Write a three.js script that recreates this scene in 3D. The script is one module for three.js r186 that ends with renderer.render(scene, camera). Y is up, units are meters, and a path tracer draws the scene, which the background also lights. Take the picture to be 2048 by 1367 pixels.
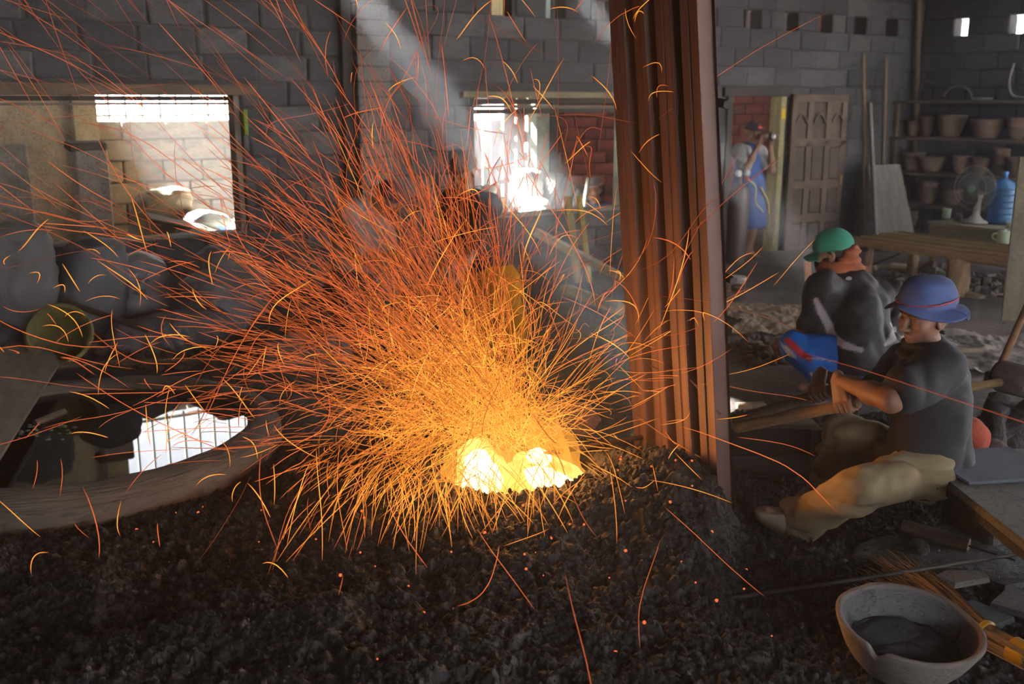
import * as THREE from 'three';
import { mergeGeometries, mergeVertices, toCreasedNormals } from 'three/addons/utils/BufferGeometryUtils.js';
import { ConvexGeometry } from 'three/addons/geometries/ConvexGeometry.js';

// ------------------------------------------------------------------ camera, sky, sun, exposure
const scene = new THREE.Scene();
const F = 2050, H = 1.85, PITCH = Math.atan(483 / F);
const camera = new THREE.PerspectiveCamera(2 * Math.atan(683.5 / F) * 180 / Math.PI, 2048 / 1367, 0.05, 200);
camera.position.set(0, H, 0);
camera.rotation.set(-PITCH, 0, 0);
camera.focus = 4.1; camera.userData.fStop = 2.8;
const renderer = new THREE.WebGLRenderer({ antialias: true });
renderer.toneMapping = THREE.LinearToneMapping;
renderer.toneMappingExposure = 1.0;
renderer.shadowMap.enabled = true;
{ // a hazy bright morning sky
  const w = 64, h = 32, d = new Float32Array(w * h * 4);
  for (let y = 0; y < h; y++) for (let x = 0; x < w; x++) {
    const e = Math.max(0, ((y + 0.5) / h - 0.5) * 2), i = (y * w + x) * 4;
    d[i] = 0.9 - 0.3 * e; d[i + 1] = 0.97 - 0.16 * e; d[i + 2] = 1.12; d[i + 3] = 1;
  }
  const t = new THREE.DataTexture(d, w, h, THREE.RGBAFormat, THREE.FloatType);
  t.mapping = THREE.EquirectangularReflectionMapping; t.magFilter = THREE.LinearFilter; t.needsUpdate = true;
  scene.background = t; scene.environment = t;
}
scene.backgroundIntensity = 2.5; scene.environmentIntensity = 2.5;
const SUN = new THREE.Vector3(0.558, -0.672, 0.487).normalize();
const sun = new THREE.DirectionalLight(0xfffaf2, 1050);
sun.position.copy(SUN).multiplyScalar(-30); sun.shadow.radius = 9.5; sun.castShadow = true;
Object.assign(sun.shadow.camera, { left: -18, right: 18, top: 18, bottom: -18, near: 1, far: 70 });
scene.add(sun, sun.target);
scene.fog = new THREE.FogExp2(0xf2f7ff, 0.0125);

// ------------------------------------------------------------------ small helpers
const V = (x, y, z) => new THREE.Vector3(x, y, z);
function rng(seed) { let s = seed | 0; return () => { s = (s + 0x6d2b79f5) | 0; let t = Math.imul(s ^ (s >>> 15), 1 | s); t = (t + Math.imul(t ^ (t >>> 7), 61 | t)) ^ t; return ((t ^ (t >>> 14)) >>> 0) / 4294967296; }; }
const lerp = (a, b, t) => a + (b - a) * t, clamp = (x, a = 0, b = 1) => Math.min(b, Math.max(a, x));
const smooth = (a, b, x) => { const t = clamp((x - a) / (b - a)); return t * t * (3 - 2 * t); };
const hash3 = (x, y, z) => { let h = Math.imul(x, 374761393) ^ Math.imul(y, 668265263) ^ Math.imul(z, 2147483647 - 1274126177); h = Math.imul(h ^ (h >>> 13), 1274126177); return ((h ^ (h >>> 16)) >>> 0) / 4294967296; };
function noise3(x, y, z) {
  const ix = Math.floor(x), iy = Math.floor(y), iz = Math.floor(z); let fx = x - ix, fy = y - iy, fz = z - iz;
  fx = fx * fx * (3 - 2 * fx); fy = fy * fy * (3 - 2 * fy); fz = fz * fz * (3 - 2 * fz);
  const c = (a, b, d) => hash3(ix + a, iy + b, iz + d);
  return lerp(lerp(lerp(c(0, 0, 0), c(1, 0, 0), fx), lerp(c(0, 1, 0), c(1, 1, 0), fx), fy), lerp(lerp(c(0, 0, 1), c(1, 0, 1), fx), lerp(c(0, 1, 1), c(1, 1, 1), fx), fy), fz) * 2 - 1;
}
const fbm = (x, y, z, o = 3) => { let s = 0, a = 0.5; for (let i = 0; i < o; i++) { s += a * noise3(x, y, z); x = x * 2.03 + 7.1; y = y * 2.03 + 3.7; z = z * 2.03 + 1.3; a *= 0.5; } return s; };
// a pixel of the photograph to a place: on a level, at a distance, on the far wall
const ray = (x, y) => { const u = (x - 1024) / F, v = (683.5 - y) / F, s = Math.sin(PITCH), c = Math.cos(PITCH); return V(u, v * c - s, -v * s - c); };
const onLevel = (x, y, h = 0) => { const r = ray(x, y); return V(0, H, 0).addScaledVector(r, (h - H) / r.y); };
const atDepth = (x, y, d) => { const r = ray(x, y); return V(0, H, 0).addScaledVector(r, d / -r.z); };
// the far wall's own axes: s along it, h up, t towards the room
const WA = V(-2.1, 0, -8.4), TH = 33.6 * Math.PI / 180, WU = V(Math.cos(TH), 0, -Math.sin(TH)), WN = V(Math.sin(TH), 0, Math.cos(TH));
const W = (s, h, t) => V(WA.x + WU.x * s + WN.x * t, h, WA.z + WU.z * s + WN.z * t);
const onWall = (x, y, t = 0) => { const r = ray(x, y), k = (WN.dot(WA) + t - WN.dot(V(0, H, 0))) / WN.dot(r), q = V(0, H, 0).addScaledVector(r, k).sub(WA); return { s: q.dot(WU), h: q.y }; };

// ------------------------------------------------------------------ textures and materials
function tex(size, fn, srgb) {
  const d = new Uint8Array(size * size * 4);
  for (let y = 0; y < size; y++) for (let x = 0; x < size; x++) { const c = fn(x / size, y / size), i = (y * size + x) * 4; for (let k = 0; k < 3; k++) d[i + k] = 255 * clamp(c.length ? c[k] : c); d[i + 3] = 255; }
  const t = new THREE.DataTexture(d, size, size); t.wrapS = t.wrapT = THREE.RepeatWrapping; t.magFilter = THREE.LinearFilter; t.minFilter = THREE.LinearMipmapLinearFilter; t.generateMipmaps = true;
  if (srgb) t.colorSpace = THREE.SRGBColorSpace; t.needsUpdate = true; return t;
}
// noise that wraps: n periods over the tile
function wrapNoise(u, v, n, seed) {
  const x = u * n, y = v * n, ix = Math.floor(x), iy = Math.floor(y); let fx = x - ix, fy = y - iy; fx = fx * fx * (3 - 2 * fx); fy = fy * fy * (3 - 2 * fy);
  const c = (a, b) => hash3((ix + a) % n, (iy + b) % n, seed); return lerp(lerp(c(0, 0), c(1, 0), fx), lerp(c(0, 1), c(1, 1), fx), fy);
}
const wf = (u, v, n, seed, o = 4) => { let s = 0, a = 0.5, t = 0; for (let i = 0; i < o; i++) { s += a * wrapNoise(u, v, n, seed + i); t += a; n *= 2; a *= 0.55; } return s / t; };
const T = {
  grain: tex(256, (u, v) => wf(u, v, 16, 3, 4)),
  blotch: tex(256, (u, v) => { const b = wf(u, v, 4, 9, 6); const k = 0.45 + 0.75 * b; return [k, k, k]; }, true),
  concrete: tex(512, (u, v) => { const b = wf(u, v, 5, 21, 6), p = wf(u, v, 90, 40, 2), k = 0.5 + 0.55 * b - (p > 0.66 ? 0.16 : 0); return [k, k * 0.99, k * 0.97]; }, true),
  pits: tex(512, (u, v) => clamp(0.5 * wf(u, v, 8, 5, 3) + 0.7 * wf(u, v, 64, 6, 3) - (wf(u, v, 70, 15, 2) > 0.68 ? 0.4 : 0))),
  wood: tex(256, (u, v) => { const r = wf(u, v * 0.125 + 0.0, 16, 31, 3), l = wrapNoise(u, v, 64, 7) * 0.5 + wrapNoise(u, (v * 0.25) % 1, 32, 8) * 0.5, k = 0.5 + 0.3 * r + 0.3 * l; return [k, k * 0.98, k * 0.95]; }, true),
  streak: tex(256, (u, v) => { const k = 0.55 * wf(u, Math.floor(v * 2) * 0, 32, 11, 4) + 0.45 * wf(u, v, 6, 12, 5); return [0.45 + 0.7 * k, 0.45 + 0.68 * k, 0.45 + 0.65 * k]; }, true),
  weave: tex(128, (u, v) => 0.5 + 0.25 * Math.sin(u * Math.PI * 64) * (Math.sin(v * Math.PI * 64) > 0 ? 1 : -1) + 0.2 * wf(u, v, 8, 4, 3)),
};
const cacheM = new Map();
function mat(color, o = {}) {
  const key = JSON.stringify([color, o]); if (cacheM.has(key)) return cacheM.get(key);
  const { map, bump, bs = 0.004, ...rest } = o;
  const m = new THREE.MeshStandardMaterial({ color, roughness: 0.92, ...rest });
  if (map) m.map = T[map]; if (bump) { m.bumpMap = T[bump]; m.bumpScale = bs; }
  cacheM.set(key, m); return m;
}
function phys(color, o = {}) { const { map, bump, bs = 0.004, ...rest } = o; const m = new THREE.MeshPhysicalMaterial({ color, roughness: 0.9, ...rest }); if (map) m.map = T[map]; if (bump) { m.bumpMap = T[bump]; m.bumpScale = bs; } return m; }

// ------------------------------------------------------------------ geometry
// uv in metres (k repeats per metre) from the side that each face turns to
function uvBox(g, k = 1, along) {
  g = g.index ? g.toNonIndexed() : g; const p = g.attributes.position, uv = new Float32Array(p.count * 2), a = V(), b = V(), c = V();
  for (let i = 0; i < p.count; i += 3) {
    a.fromBufferAttribute(p, i); b.fromBufferAttribute(p, i + 1).sub(a); c.fromBufferAttribute(p, i + 2).sub(a); b.cross(c); const x = Math.abs(b.x), y = Math.abs(b.y), z = Math.abs(b.z);
    for (let j = 0; j < 3; j++) { const q = V().fromBufferAttribute(p, i + j); let s, t; if (x >= y && x >= z) { s = q.z; t = q.y; } else if (y >= z) { s = q.x; t = q.z; } else { s = q.x; t = q.y; } if (along === 'x') { const w = s; s = t; t = w; if (x < y || x < z) { s = x >= y && x >= z ? s : (y >= z ? q.z : q.y); t = q.x; } } uv[(i + j) * 2] = s * k; uv[(i + j) * 2 + 1] = t * k; }
  }
  g.setAttribute('uv', new THREE.BufferAttribute(uv, 2)); return g;
}
// a box with its edges chamfered
function chamfer(w, h, d, c = 0.008, jit = 0, r = () => 0.5) {
  c = Math.min(c, w * 0.45, h * 0.45, d * 0.45); const X = w / 2, Y = h / 2, Z = d / 2, pts = [];
  for (const sx of [-1, 1]) for (const sy of [-1, 1]) for (const sz of [-1, 1]) { const j = () => 1 + 0 * jit; const o = V((r() - 0.5) * jit, (r() - 0.5) * jit, (r() - 0.5) * jit);
    pts.push(V(sx * (X - c), sy * (Y - c), sz * Z * j()).add(o), V(sx * (X - c), sy * Y, sz * (Z - c)).add(o), V(sx * X, sy * (Y - c), sz * (Z - c)).add(o)); }
  const g = new ConvexGeometry(pts); g.computeVertexNormals(); return g;
}
const box = (w, h, d, c = 0.006, k = 1, along) => uvBox(chamfer(w, h, d, c), k, along);
// a swept round bar: points, radius (number or list), sides
function tube(pts, rad, sides = 8, o = {}) {
  const curve = pts.length > 2 ? new THREE.CatmullRomCurve3(pts, false, 'centripetal') : new THREE.LineCurve3(pts[0], pts[1]);
  const n = o.n ?? (pts.length > 2 ? (pts.length - 1) * 5 : 2), pos = [], idx = [], uv = [], N = V(), B = V(), Tn = V();
  let ref = null; const len = curve.getLength();
  for (let i = 0; i <= n; i++) {
    const t = i / n, p = curve.getPoint(t); Tn.copy(curve.getTangent(t)).normalize();
    if (!ref) { ref = Math.abs(Tn.y) < 0.9 ? V(0, 1, 0) : V(1, 0, 0); ref.addScaledVector(Tn, -ref.dot(Tn)).normalize(); } else ref.addScaledVector(Tn, -ref.dot(Tn)).normalize();
    N.copy(ref); B.crossVectors(Tn, N); const rr = typeof rad === 'function' ? rad(t) : Array.isArray(rad) ? (() => { const f = t * (rad.length - 1), k = Math.min(rad.length - 2, Math.floor(f)); return lerp(rad[k], rad[k + 1], f - k); })() : rad;
    for (let j = 0; j <= sides; j++) { const a = j / sides * Math.PI * 2, w = o.wob ? 1 + o.wob * noise3(Math.cos(a) * 1.5 + i * 0.7, Math.sin(a) * 1.5, o.seed ?? 1) : 1, cx = Math.cos(a) * rr * w, cy = Math.sin(a) * rr * w * (o.flat ?? 1);
      pos.push(p.x + N.x * cx + B.x * cy, p.y + N.y * cx + B.y * cy, p.z + N.z * cx + B.z * cy); uv.push(j / sides * Math.max(0.1, 6.28 * rr) * 2, t * len); }
  }
  for (let i = 0; i < n; i++) for (let j = 0; j < sides; j++) { const a = i * (sides + 1) + j, b = a + sides + 1; idx.push(a, a + 1, b, b, a + 1, b + 1); }
  const g = new THREE.BufferGeometry(); g.setAttribute('position', new THREE.Float32BufferAttribute(pos, 3)); g.setAttribute('uv', new THREE.Float32BufferAttribute(uv, 2)); g.setIndex(idx); g.computeVertexNormals();
  if (o.open) return g.toNonIndexed();
  const caps = []; for (const [i, s] of [[0, -1], [n, 1]]) { const c = curve.getPoint(i / n), q = []; for (let j = 0; j < sides; j++) { const a = (i * (sides + 1) + j) * 3, b = a + 3; const P = [pos[a], pos[a + 1], pos[a + 2]], Q = [pos[b], pos[b + 1], pos[b + 2]]; q.push(c.x, c.y, c.z, ...(s > 0 ? P : Q), ...(s > 0 ? Q : P)); }
    const cg = new THREE.BufferGeometry(); cg.setAttribute('position', new THREE.Float32BufferAttribute(q, 3)); cg.setAttribute('uv', new THREE.Float32BufferAttribute(new Float32Array(q.length / 3 * 2), 2)); cg.computeVertexNormals(); caps.push(cg); }
  return mergeGeometries([g.toNonIndexed(), ...caps]);
}
const lathe = (prof, seg = 32) => { const g = new THREE.LatheGeometry(prof.map(([r, y]) => new THREE.Vector2(Math.max(r, 1e-4), y)), seg); return g; };
const merge = (list) => mergeGeometries(list.map((g) => { g = g.index ? g.toNonIndexed() : g; for (const k of Object.keys(g.attributes)) if (!['position', 'normal', 'uv', 'color'].includes(k)) g.deleteAttribute(k); return g; }));
function bend(g, fn) { const p = g.attributes.position, v = V(); for (let i = 0; i < p.count; i++) { v.fromBufferAttribute(p, i); fn(v); p.setXYZ(i, v.x, v.y, v.z); } g.computeVertexNormals(); return g; }
const put = (g, x = 0, y = 0, z = 0, rx = 0, ry = 0, rz = 0) => g.applyMatrix4(new THREE.Matrix4().makeRotationFromEuler(new THREE.Euler(rx, ry, rz)).setPosition(x, y, z));
const smoothed = (g, a = 0.7) => toCreasedNormals(mergeVertices((g.deleteAttribute('normal'), g.deleteAttribute('uv'), g), 1e-4), a);
// a height field over [x0,x1] x [z0,z1]
function field(x0, x1, z0, z1, nx, nz, fn, k = 1) {
  const pos = new Float32Array((nx + 1) * (nz + 1) * 3), uv = new Float32Array((nx + 1) * (nz + 1) * 2), idx = new Uint32Array(nx * nz * 6); let o = 0;
  for (let j = 0; j <= nz; j++) for (let i = 0; i <= nx; i++) { const x = lerp(x0, x1, i / nx), z = lerp(z0, z1, j / nz), a = j * (nx + 1) + i; pos[a * 3] = x; pos[a * 3 + 1] = fn(x, z); pos[a * 3 + 2] = z; uv[a * 2] = x * k; uv[a * 2 + 1] = z * k; }
  for (let j = 0; j < nz; j++) for (let i = 0; i < nx; i++) { const a = j * (nx + 1) + i, b = a + nx + 1; idx[o++] = a; idx[o++] = b; idx[o++] = a + 1; idx[o++] = a + 1; idx[o++] = b; idx[o++] = b + 1; }
  const g = new THREE.BufferGeometry(); g.setAttribute('position', new THREE.BufferAttribute(pos, 3)); g.setAttribute('uv', new THREE.BufferAttribute(uv, 2)); g.setIndex(new THREE.BufferAttribute(idx, 1)); g.computeVertexNormals(); return g;
}
function paint(g, fn) { const p = g.attributes.position, c = new Float32Array(p.count * 3), v = V(); for (let i = 0; i < p.count; i++) { const q = fn(v.fromBufferAttribute(p, i), i); c[i * 3] = q[0]; c[i * 3 + 1] = q[1]; c[i * 3 + 2] = q[2]; } g.setAttribute('color', new THREE.BufferAttribute(c, 3)); return g; }
const lin = (hex) => { const c = new THREE.Color(hex); return [c.r, c.g, c.b]; };
const mixc = (a, b, t) => [lerp(a[0], b[0], t), lerp(a[1], b[1], t), lerp(a[2], b[2], t)];

// signed-distance modelling: sd(x,y,z) meshed by surface nets between lo and hi
function sdfMesh(sd, lo, hi, cell, color) {
  const nx = Math.ceil((hi[0] - lo[0]) / cell) + 1, ny = Math.ceil((hi[1] - lo[1]) / cell) + 1, nz = Math.ceil((hi[2] - lo[2]) / cell) + 1, d = new Float32Array(nx * ny * nz), at = (i, j, k) => (k * ny + j) * nx + i;
  for (let k = 0; k < nz; k++) for (let j = 0; j < ny; j++) for (let i = 0; i < nx; i++) d[at(i, j, k)] = sd(lo[0] + i * cell, lo[1] + j * cell, lo[2] + k * cell);
  const vid = new Int32Array(nx * ny * nz).fill(-1), pos = [], idx = [];
  const E = [[0, 0, 0, 1, 0, 0], [0, 1, 0, 1, 1, 0], [0, 0, 1, 1, 0, 1], [0, 1, 1, 1, 1, 1], [0, 0, 0, 0, 1, 0], [1, 0, 0, 1, 1, 0], [0, 0, 1, 0, 1, 1], [1, 0, 1, 1, 1, 1], [0, 0, 0, 0, 0, 1], [1, 0, 0, 1, 0, 1], [0, 1, 0, 0, 1, 1], [1, 1, 0, 1, 1, 1]];
  for (let k = 0; k < nz - 1; k++) for (let j = 0; j < ny - 1; j++) for (let i = 0; i < nx - 1; i++) {
    let m = 0; for (let c = 0; c < 8; c++) if (d[at(i + (c & 1), j + ((c >> 1) & 1), k + (c >> 2))] < 0) m |= 1 << c;
    if (m === 0 || m === 255) continue;
    let x = 0, y = 0, z = 0, n = 0;
    for (const [a, b, c, e, f, g] of E) { const p = d[at(i + a, j + b, k + c)], q = d[at(i + e, j + f, k + g)]; if ((p < 0) === (q < 0)) continue; const t = p / (p - q); x += a + (e - a) * t; y += b + (f - b) * t; z += c + (g - c) * t; n++; }
    vid[at(i, j, k)] = pos.length / 3; pos.push(lo[0] + (i + x / n) * cell, lo[1] + (j + y / n) * cell, lo[2] + (k + z / n) * cell);
  }
  const quad = (a, b, c, e, flip) => { if (a < 0 || b < 0 || c < 0 || e < 0) return; flip ? idx.push(a, c, b, a, e, c) : idx.push(a, b, c, a, c, e); };
  for (let k = 1; k < nz - 1; k++) for (let j = 1; j < ny - 1; j++) for (let i = 1; i < nx - 1; i++) {
    const p = d[at(i, j, k)] < 0;
    if (p !== d[at(i + 1, j, k)] < 0) quad(vid[at(i, j - 1, k - 1)], vid[at(i, j, k - 1)], vid[at(i, j, k)], vid[at(i, j - 1, k)], !p);
    if (p !== d[at(i, j + 1, k)] < 0) quad(vid[at(i - 1, j, k - 1)], vid[at(i - 1, j, k)], vid[at(i, j, k)], vid[at(i, j, k - 1)], !p);
    if (p !== d[at(i, j, k + 1)] < 0) quad(vid[at(i - 1, j - 1, k)], vid[at(i, j - 1, k)], vid[at(i, j, k)], vid[at(i - 1, j, k)], !p);
  }
  const g = new THREE.BufferGeometry(); g.setAttribute('position', new THREE.Float32BufferAttribute(pos, 3)); g.setIndex(idx); g.computeVertexNormals();
  const uv = new Float32Array(pos.length / 3 * 2), nn = g.attributes.normal; for (let i = 0; i < pos.length / 3; i++) { const ax = Math.abs(nn.getX(i)) > Math.abs(nn.getZ(i)); uv[i * 2] = ax ? pos[i * 3 + 2] : pos[i * 3]; uv[i * 2 + 1] = pos[i * 3 + 1] + 0.3 * (ax ? pos[i * 3] : pos[i * 3 + 2]); }
  g.setAttribute('uv', new THREE.BufferAttribute(uv, 2));
  if (color) paint(g, color); return g;
}
const smin = (a, b, k) => { const h = Math.max(k - Math.abs(a - b), 0) / k; return Math.min(a, b) - h * h * k * 0.25; };
const smax = (a, b, k) => -smin(-a, -b, k);
// distance to a tapered capsule
function cap(x, y, z, a, b, ra, rb = ra) {
  const bx = b[0] - a[0], by = b[1] - a[1], bz = b[2] - a[2], px = x - a[0], py = y - a[1], pz = z - a[2], t = clamp((px * bx + py * by + pz * bz) / (bx * bx + by * by + bz * bz + 1e-9));
  const dx = px - bx * t, dy = py - by * t, dz = pz - bz * t; return Math.sqrt(dx * dx + dy * dy + dz * dz) - lerp(ra, rb, t);
}
const ell = (x, y, z, c, r) => { const a = (x - c[0]) / r[0], b = (y - c[1]) / r[1], e = (z - c[2]) / r[2], k = Math.sqrt(a * a + b * b + e * e); return (k - 1) * Math.min(r[0], r[1], r[2]); };
const bones = (list, k = 0.04) => (x, y, z) => { let s = 9; for (const b of list) { let d = b.length === 2 ? ell(x, y, z, b[0], b[1]) : cap(x, y, z, b[0], b[1], b[2], b[3] ?? b[2]);
  if (b[4]) { const e = [0, 1, 2].map((i) => b[1][i] - b[0][i]), l = Math.hypot(...e); d = smax(d, ((x - b[1][0]) * e[0] + (y - b[1][1]) * e[1] + (z - b[1][2]) * e[2]) / l, 0.012); } // a flat end
  s = smin(s, d, k); } return s; };

// ------------------------------------------------------------------ the scene's objects
const used = new Map();
function numbered(name) { const n = used.get(name) ?? 0; used.set(name, n + 1); return n ? name + '_' + String(n).padStart(3, '0') : name; }
function tag(o, label, category, group, kind) { if (label) o.userData.label = label; if (category) o.userData.category = category; if (group) o.userData.group = group; if (kind) o.userData.kind = kind; return o; }
function thing(name, label, category, p = V(0, 0, 0), turn = 0, group) { const o = new THREE.Group(); o.name = numbered(name); o.position.copy(p); o.rotation.y = turn; scene.add(o); return tag(o, label, category, group); }
function part(parent, name, geo, m, label) { const o = new THREE.Mesh(geo, m); o.name = name; parent.add(o); if (label) o.userData.label = label; return o; }
function single(name, geo, m, label, category, group, p, turn = 0) { const o = new THREE.Mesh(geo, m); o.name = numbered(name); if (p) o.position.copy(p); o.rotation.y = turn; scene.add(o); return tag(o, label, category, group); }
function struct(name, geo, m) { const o = geo ? new THREE.Mesh(geo, m) : new THREE.Group(); o.name = numbered(name); scene.add(o); o.userData.kind = 'structure'; return o; }
function copyOf(o, name, label, p, turn, scale) { const c = o.clone(); c.name = numbered(name); if (label) c.userData.label = label; if (p) c.position.copy(p); if (turn !== undefined) c.rotation.y = turn; if (scale) c.scale.setScalar(scale); scene.add(c); return c; }
// ================================================================== the room
const wallFrame = (o) => { o.position.copy(WA); o.rotation.y = TH; return o; };
const inFrame = (p, m = 0) => { const q = p.clone().sub(camera.position), s = Math.sin(PITCH), c = Math.cos(PITCH), d = -q.y * s - q.z * c; if (d < 0.1) return false; const x = 1024 + F * q.x / d, y = 683.5 - F * (q.y * c - q.z * s) / d; return x > -m && x < 2048 + m && y > -m && y < 1367 + m; };
const S1 = 8.6, ROOF = 3.25;
// openings as [s0, s1, h0, h1]
const OPEN1 = [-3.4, -0.07, 0.8, 1.9], OPEN2 = [2.1, 3.92, 0.78, 1.9], DOOR = [5.3, 6.22, 0, 1.97];
const vents = [2.42, 3.02, 3.62, 5.66, 6.25, 6.82, 7.42, 8.0].map((s) => [s - 0.11, s + 0.11, 2.6, 2.8]);
const rightVents = [0.5, 1.2].map((t) => [t - 0.09, t + 0.09, 2.58, 2.8]);
// a laid wall of concrete blocks: pieces of every course between the openings
function courses(s0, s1, h0, h1, bl, bh, openings, r, offset = 0) {
  const out = [];
  for (let h = h0, k = 0; h < h1 - 0.02; h += bh, k++) {
    const top = Math.min(h + bh, h1), cuts = openings.filter((o) => o[2] < top - 0.03 && o[3] > h + 0.03);
    let x = s0 - (k % 2 ? bl / 2 : 0) - offset;
    while (x < s1) {
      let a = Math.max(x, s0), b = Math.min(x + bl * (0.94 + 0.12 * r()), s1); x = b; let spans = [[a, b]];
      for (const o of cuts) spans = spans.flatMap(([p, q]) => q <= o[0] || p >= o[1] ? [[p, q]] : [[p, Math.min(q, o[0])], [Math.max(p, o[1]), q]].filter(([m, n]) => n - m > 0.03));
      for (const [p, q] of spans) if (q - p > 0.04) { // a course keeps its height unless an opening ends inside it
        let lo = h, hi = top; for (const o of openings) if (p >= o[0] - 0.01 && q <= o[1] + 0.01) { if (o[3] > lo && o[3] < hi && o[2] < lo) lo = o[3]; if (o[2] > lo && o[2] < hi && o[3] > hi) hi = o[2]; }
        if (hi - lo > 0.03) out.push([p, q, lo, hi]);
      }
    }
  }
  return out;
}
function slabWithHoles(s0, s1, h0, h1, d, holes) {
  const sh = new THREE.Shape([new THREE.Vector2(s0, h0), new THREE.Vector2(s1, h0), new THREE.Vector2(s1, h1), new THREE.Vector2(s0, h1)]);
  for (const [a, b, c, e] of holes) sh.holes.push(new THREE.Path([new THREE.Vector2(a, Math.max(c, h0 + 0.001)), new THREE.Vector2(a, e), new THREE.Vector2(b, e), new THREE.Vector2(b, Math.max(c, h0 + 0.001))]));
  return uvBox(new THREE.ExtrudeGeometry(sh, { depth: d, bevelEnabled: false }), 1);
}
const blockVariants = []; { const r = rng(5); for (let i = 0; i < 7; i++) blockVariants.push(uvBox(chamfer(1, 1, 1, 0.04, 0.05, r), 1)); }
const DARK = [0x4a4a4c, 0x424244, 0x535254, 0x3a3a3c, 0x484648, 0x595758, 0x3d3d40].map((c) => mat(c, { map: 'concrete', bump: 'pits', bs: 0.006 }));
const TAN = [0x96836a, 0x8b7860, 0xa08d74, 0x84725b].map((c) => mat(c, { map: 'concrete', bump: 'pits', bs: 0.006 }));
const RED = [0x7c3a2a, 0x8a4432, 0x6e3226, 0x964d38, 0x5f2d24].map((c) => mat(c, { map: 'blotch', bump: 'pits', bs: 0.004 }));
function layBlocks(root, list, mats, r, depth = 0.19, joint = 0.012, name = 'block', most = 290, zr = 0.012) {
  const seen = list.map((b) => ({ b, p: root.localToWorld(V((b[0] + b[1]) / 2, (b[2] + b[3]) / 2, 0)) })); seen.forEach((e) => (e.v = inFrame(e.p, 60) ? e.p.distanceTo(camera.position) : 1e3 + e.p.distanceTo(camera.position))); seen.sort((a, b) => a.v - b.v);
  const rest = [];
  seen.forEach(({ b }, i) => {
    const w = b[1] - b[0] - joint, h = b[3] - b[2] - joint; if (w < 0.015 || h < 0.015) return;
    const g = blockVariants[Math.floor(r() * 7)], z = -depth / 2 + (r() - 0.5) * zr, p = V((b[0] + b[1]) / 2, (b[2] + b[3]) / 2 + (r() - 0.5) * 0.006, z), rz = (r() - 0.5) * 0.012, m = mats[Math.floor(r() * mats.length)];
    if (i < most) { const o = part(root, name, g, m); o.position.copy(p); o.scale.set(w, h, depth); o.rotation.z = rz; }
    else rest.push(g.clone().applyMatrix4(new THREE.Matrix4().compose(p, new THREE.Quaternion().setFromEuler(new THREE.Euler(0, 0, rz)), V(w, h, depth))));
  });
  if (rest.length) part(root, name + 's_beyond', merge(rest), mats[0]).userData.kind = 'stuff';
}
const MORTAR = mat(0x2a2827, { map: 'blotch', bump: 'grain' });
{
  const back = wallFrame(struct('wall_back')); back.updateMatrixWorld(); const r = rng(11);
  layBlocks(back, courses(-6.5, S1, 0, ROOF, 0.42, 0.2, [OPEN1, OPEN2, DOOR, ...vents], r), DARK, r);
  part(back, 'mortar', put(slabWithHoles(-6.6, S1 + 0.2, -0.2, ROOF + 0.1, 0.15, [OPEN1, OPEN2, DOOR, ...vents]), 0, 0, -0.165), MORTAR);
  const right = struct('wall_right'); right.position.copy(W(S1, 0, 0)); right.rotation.y = TH - Math.PI / 2; right.updateMatrixWorld();
  // its own axes: x away from the corner, z into the room
  layBlocks(right, courses(0, 3.4, 0, ROOF, 0.42, 0.2, rightVents, r), DARK, r, 0.19, 0.012, 'block', 200);
  part(right, 'mortar', put(slabWithHoles(-0.2, 3.4, -0.2, ROOF + 0.1, 0.15, rightVents), 0, 0, -0.165), MORTAR);
  // a low wall and posts beyond the frame on the open side, a wall to the left, one behind with a wide opening
  part(right, 'low_wall', put(box(9, 0.9, 0.2), 7.9, 0.35, -0.1), DARK[0]);
  for (const x of [6.2, 9.2]) part(right, 'post', put(box(0.2, 3.4, 0.2), x, 1.6, -0.1), DARK[1]);
  const left = wallFrame(struct('wall_left')); part(left, 'panel', put(uvBox(new THREE.BoxGeometry(0.2, 3.7, 12.8), 1), -6.6, 1.5, 6.1), DARK[3]);
  const near = wallFrame(struct('wall_near')); part(near, 'panel', put(slabWithHoles(-6.6, S1 + 0.2, -0.2, ROOF + 0.1, 0.2, [[-4.5, 1.5, 1.0, 2.7], [3.5, 7.5, 0.3, 2.7]]), 0, 0, 12.3), DARK[2]);
}
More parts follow.
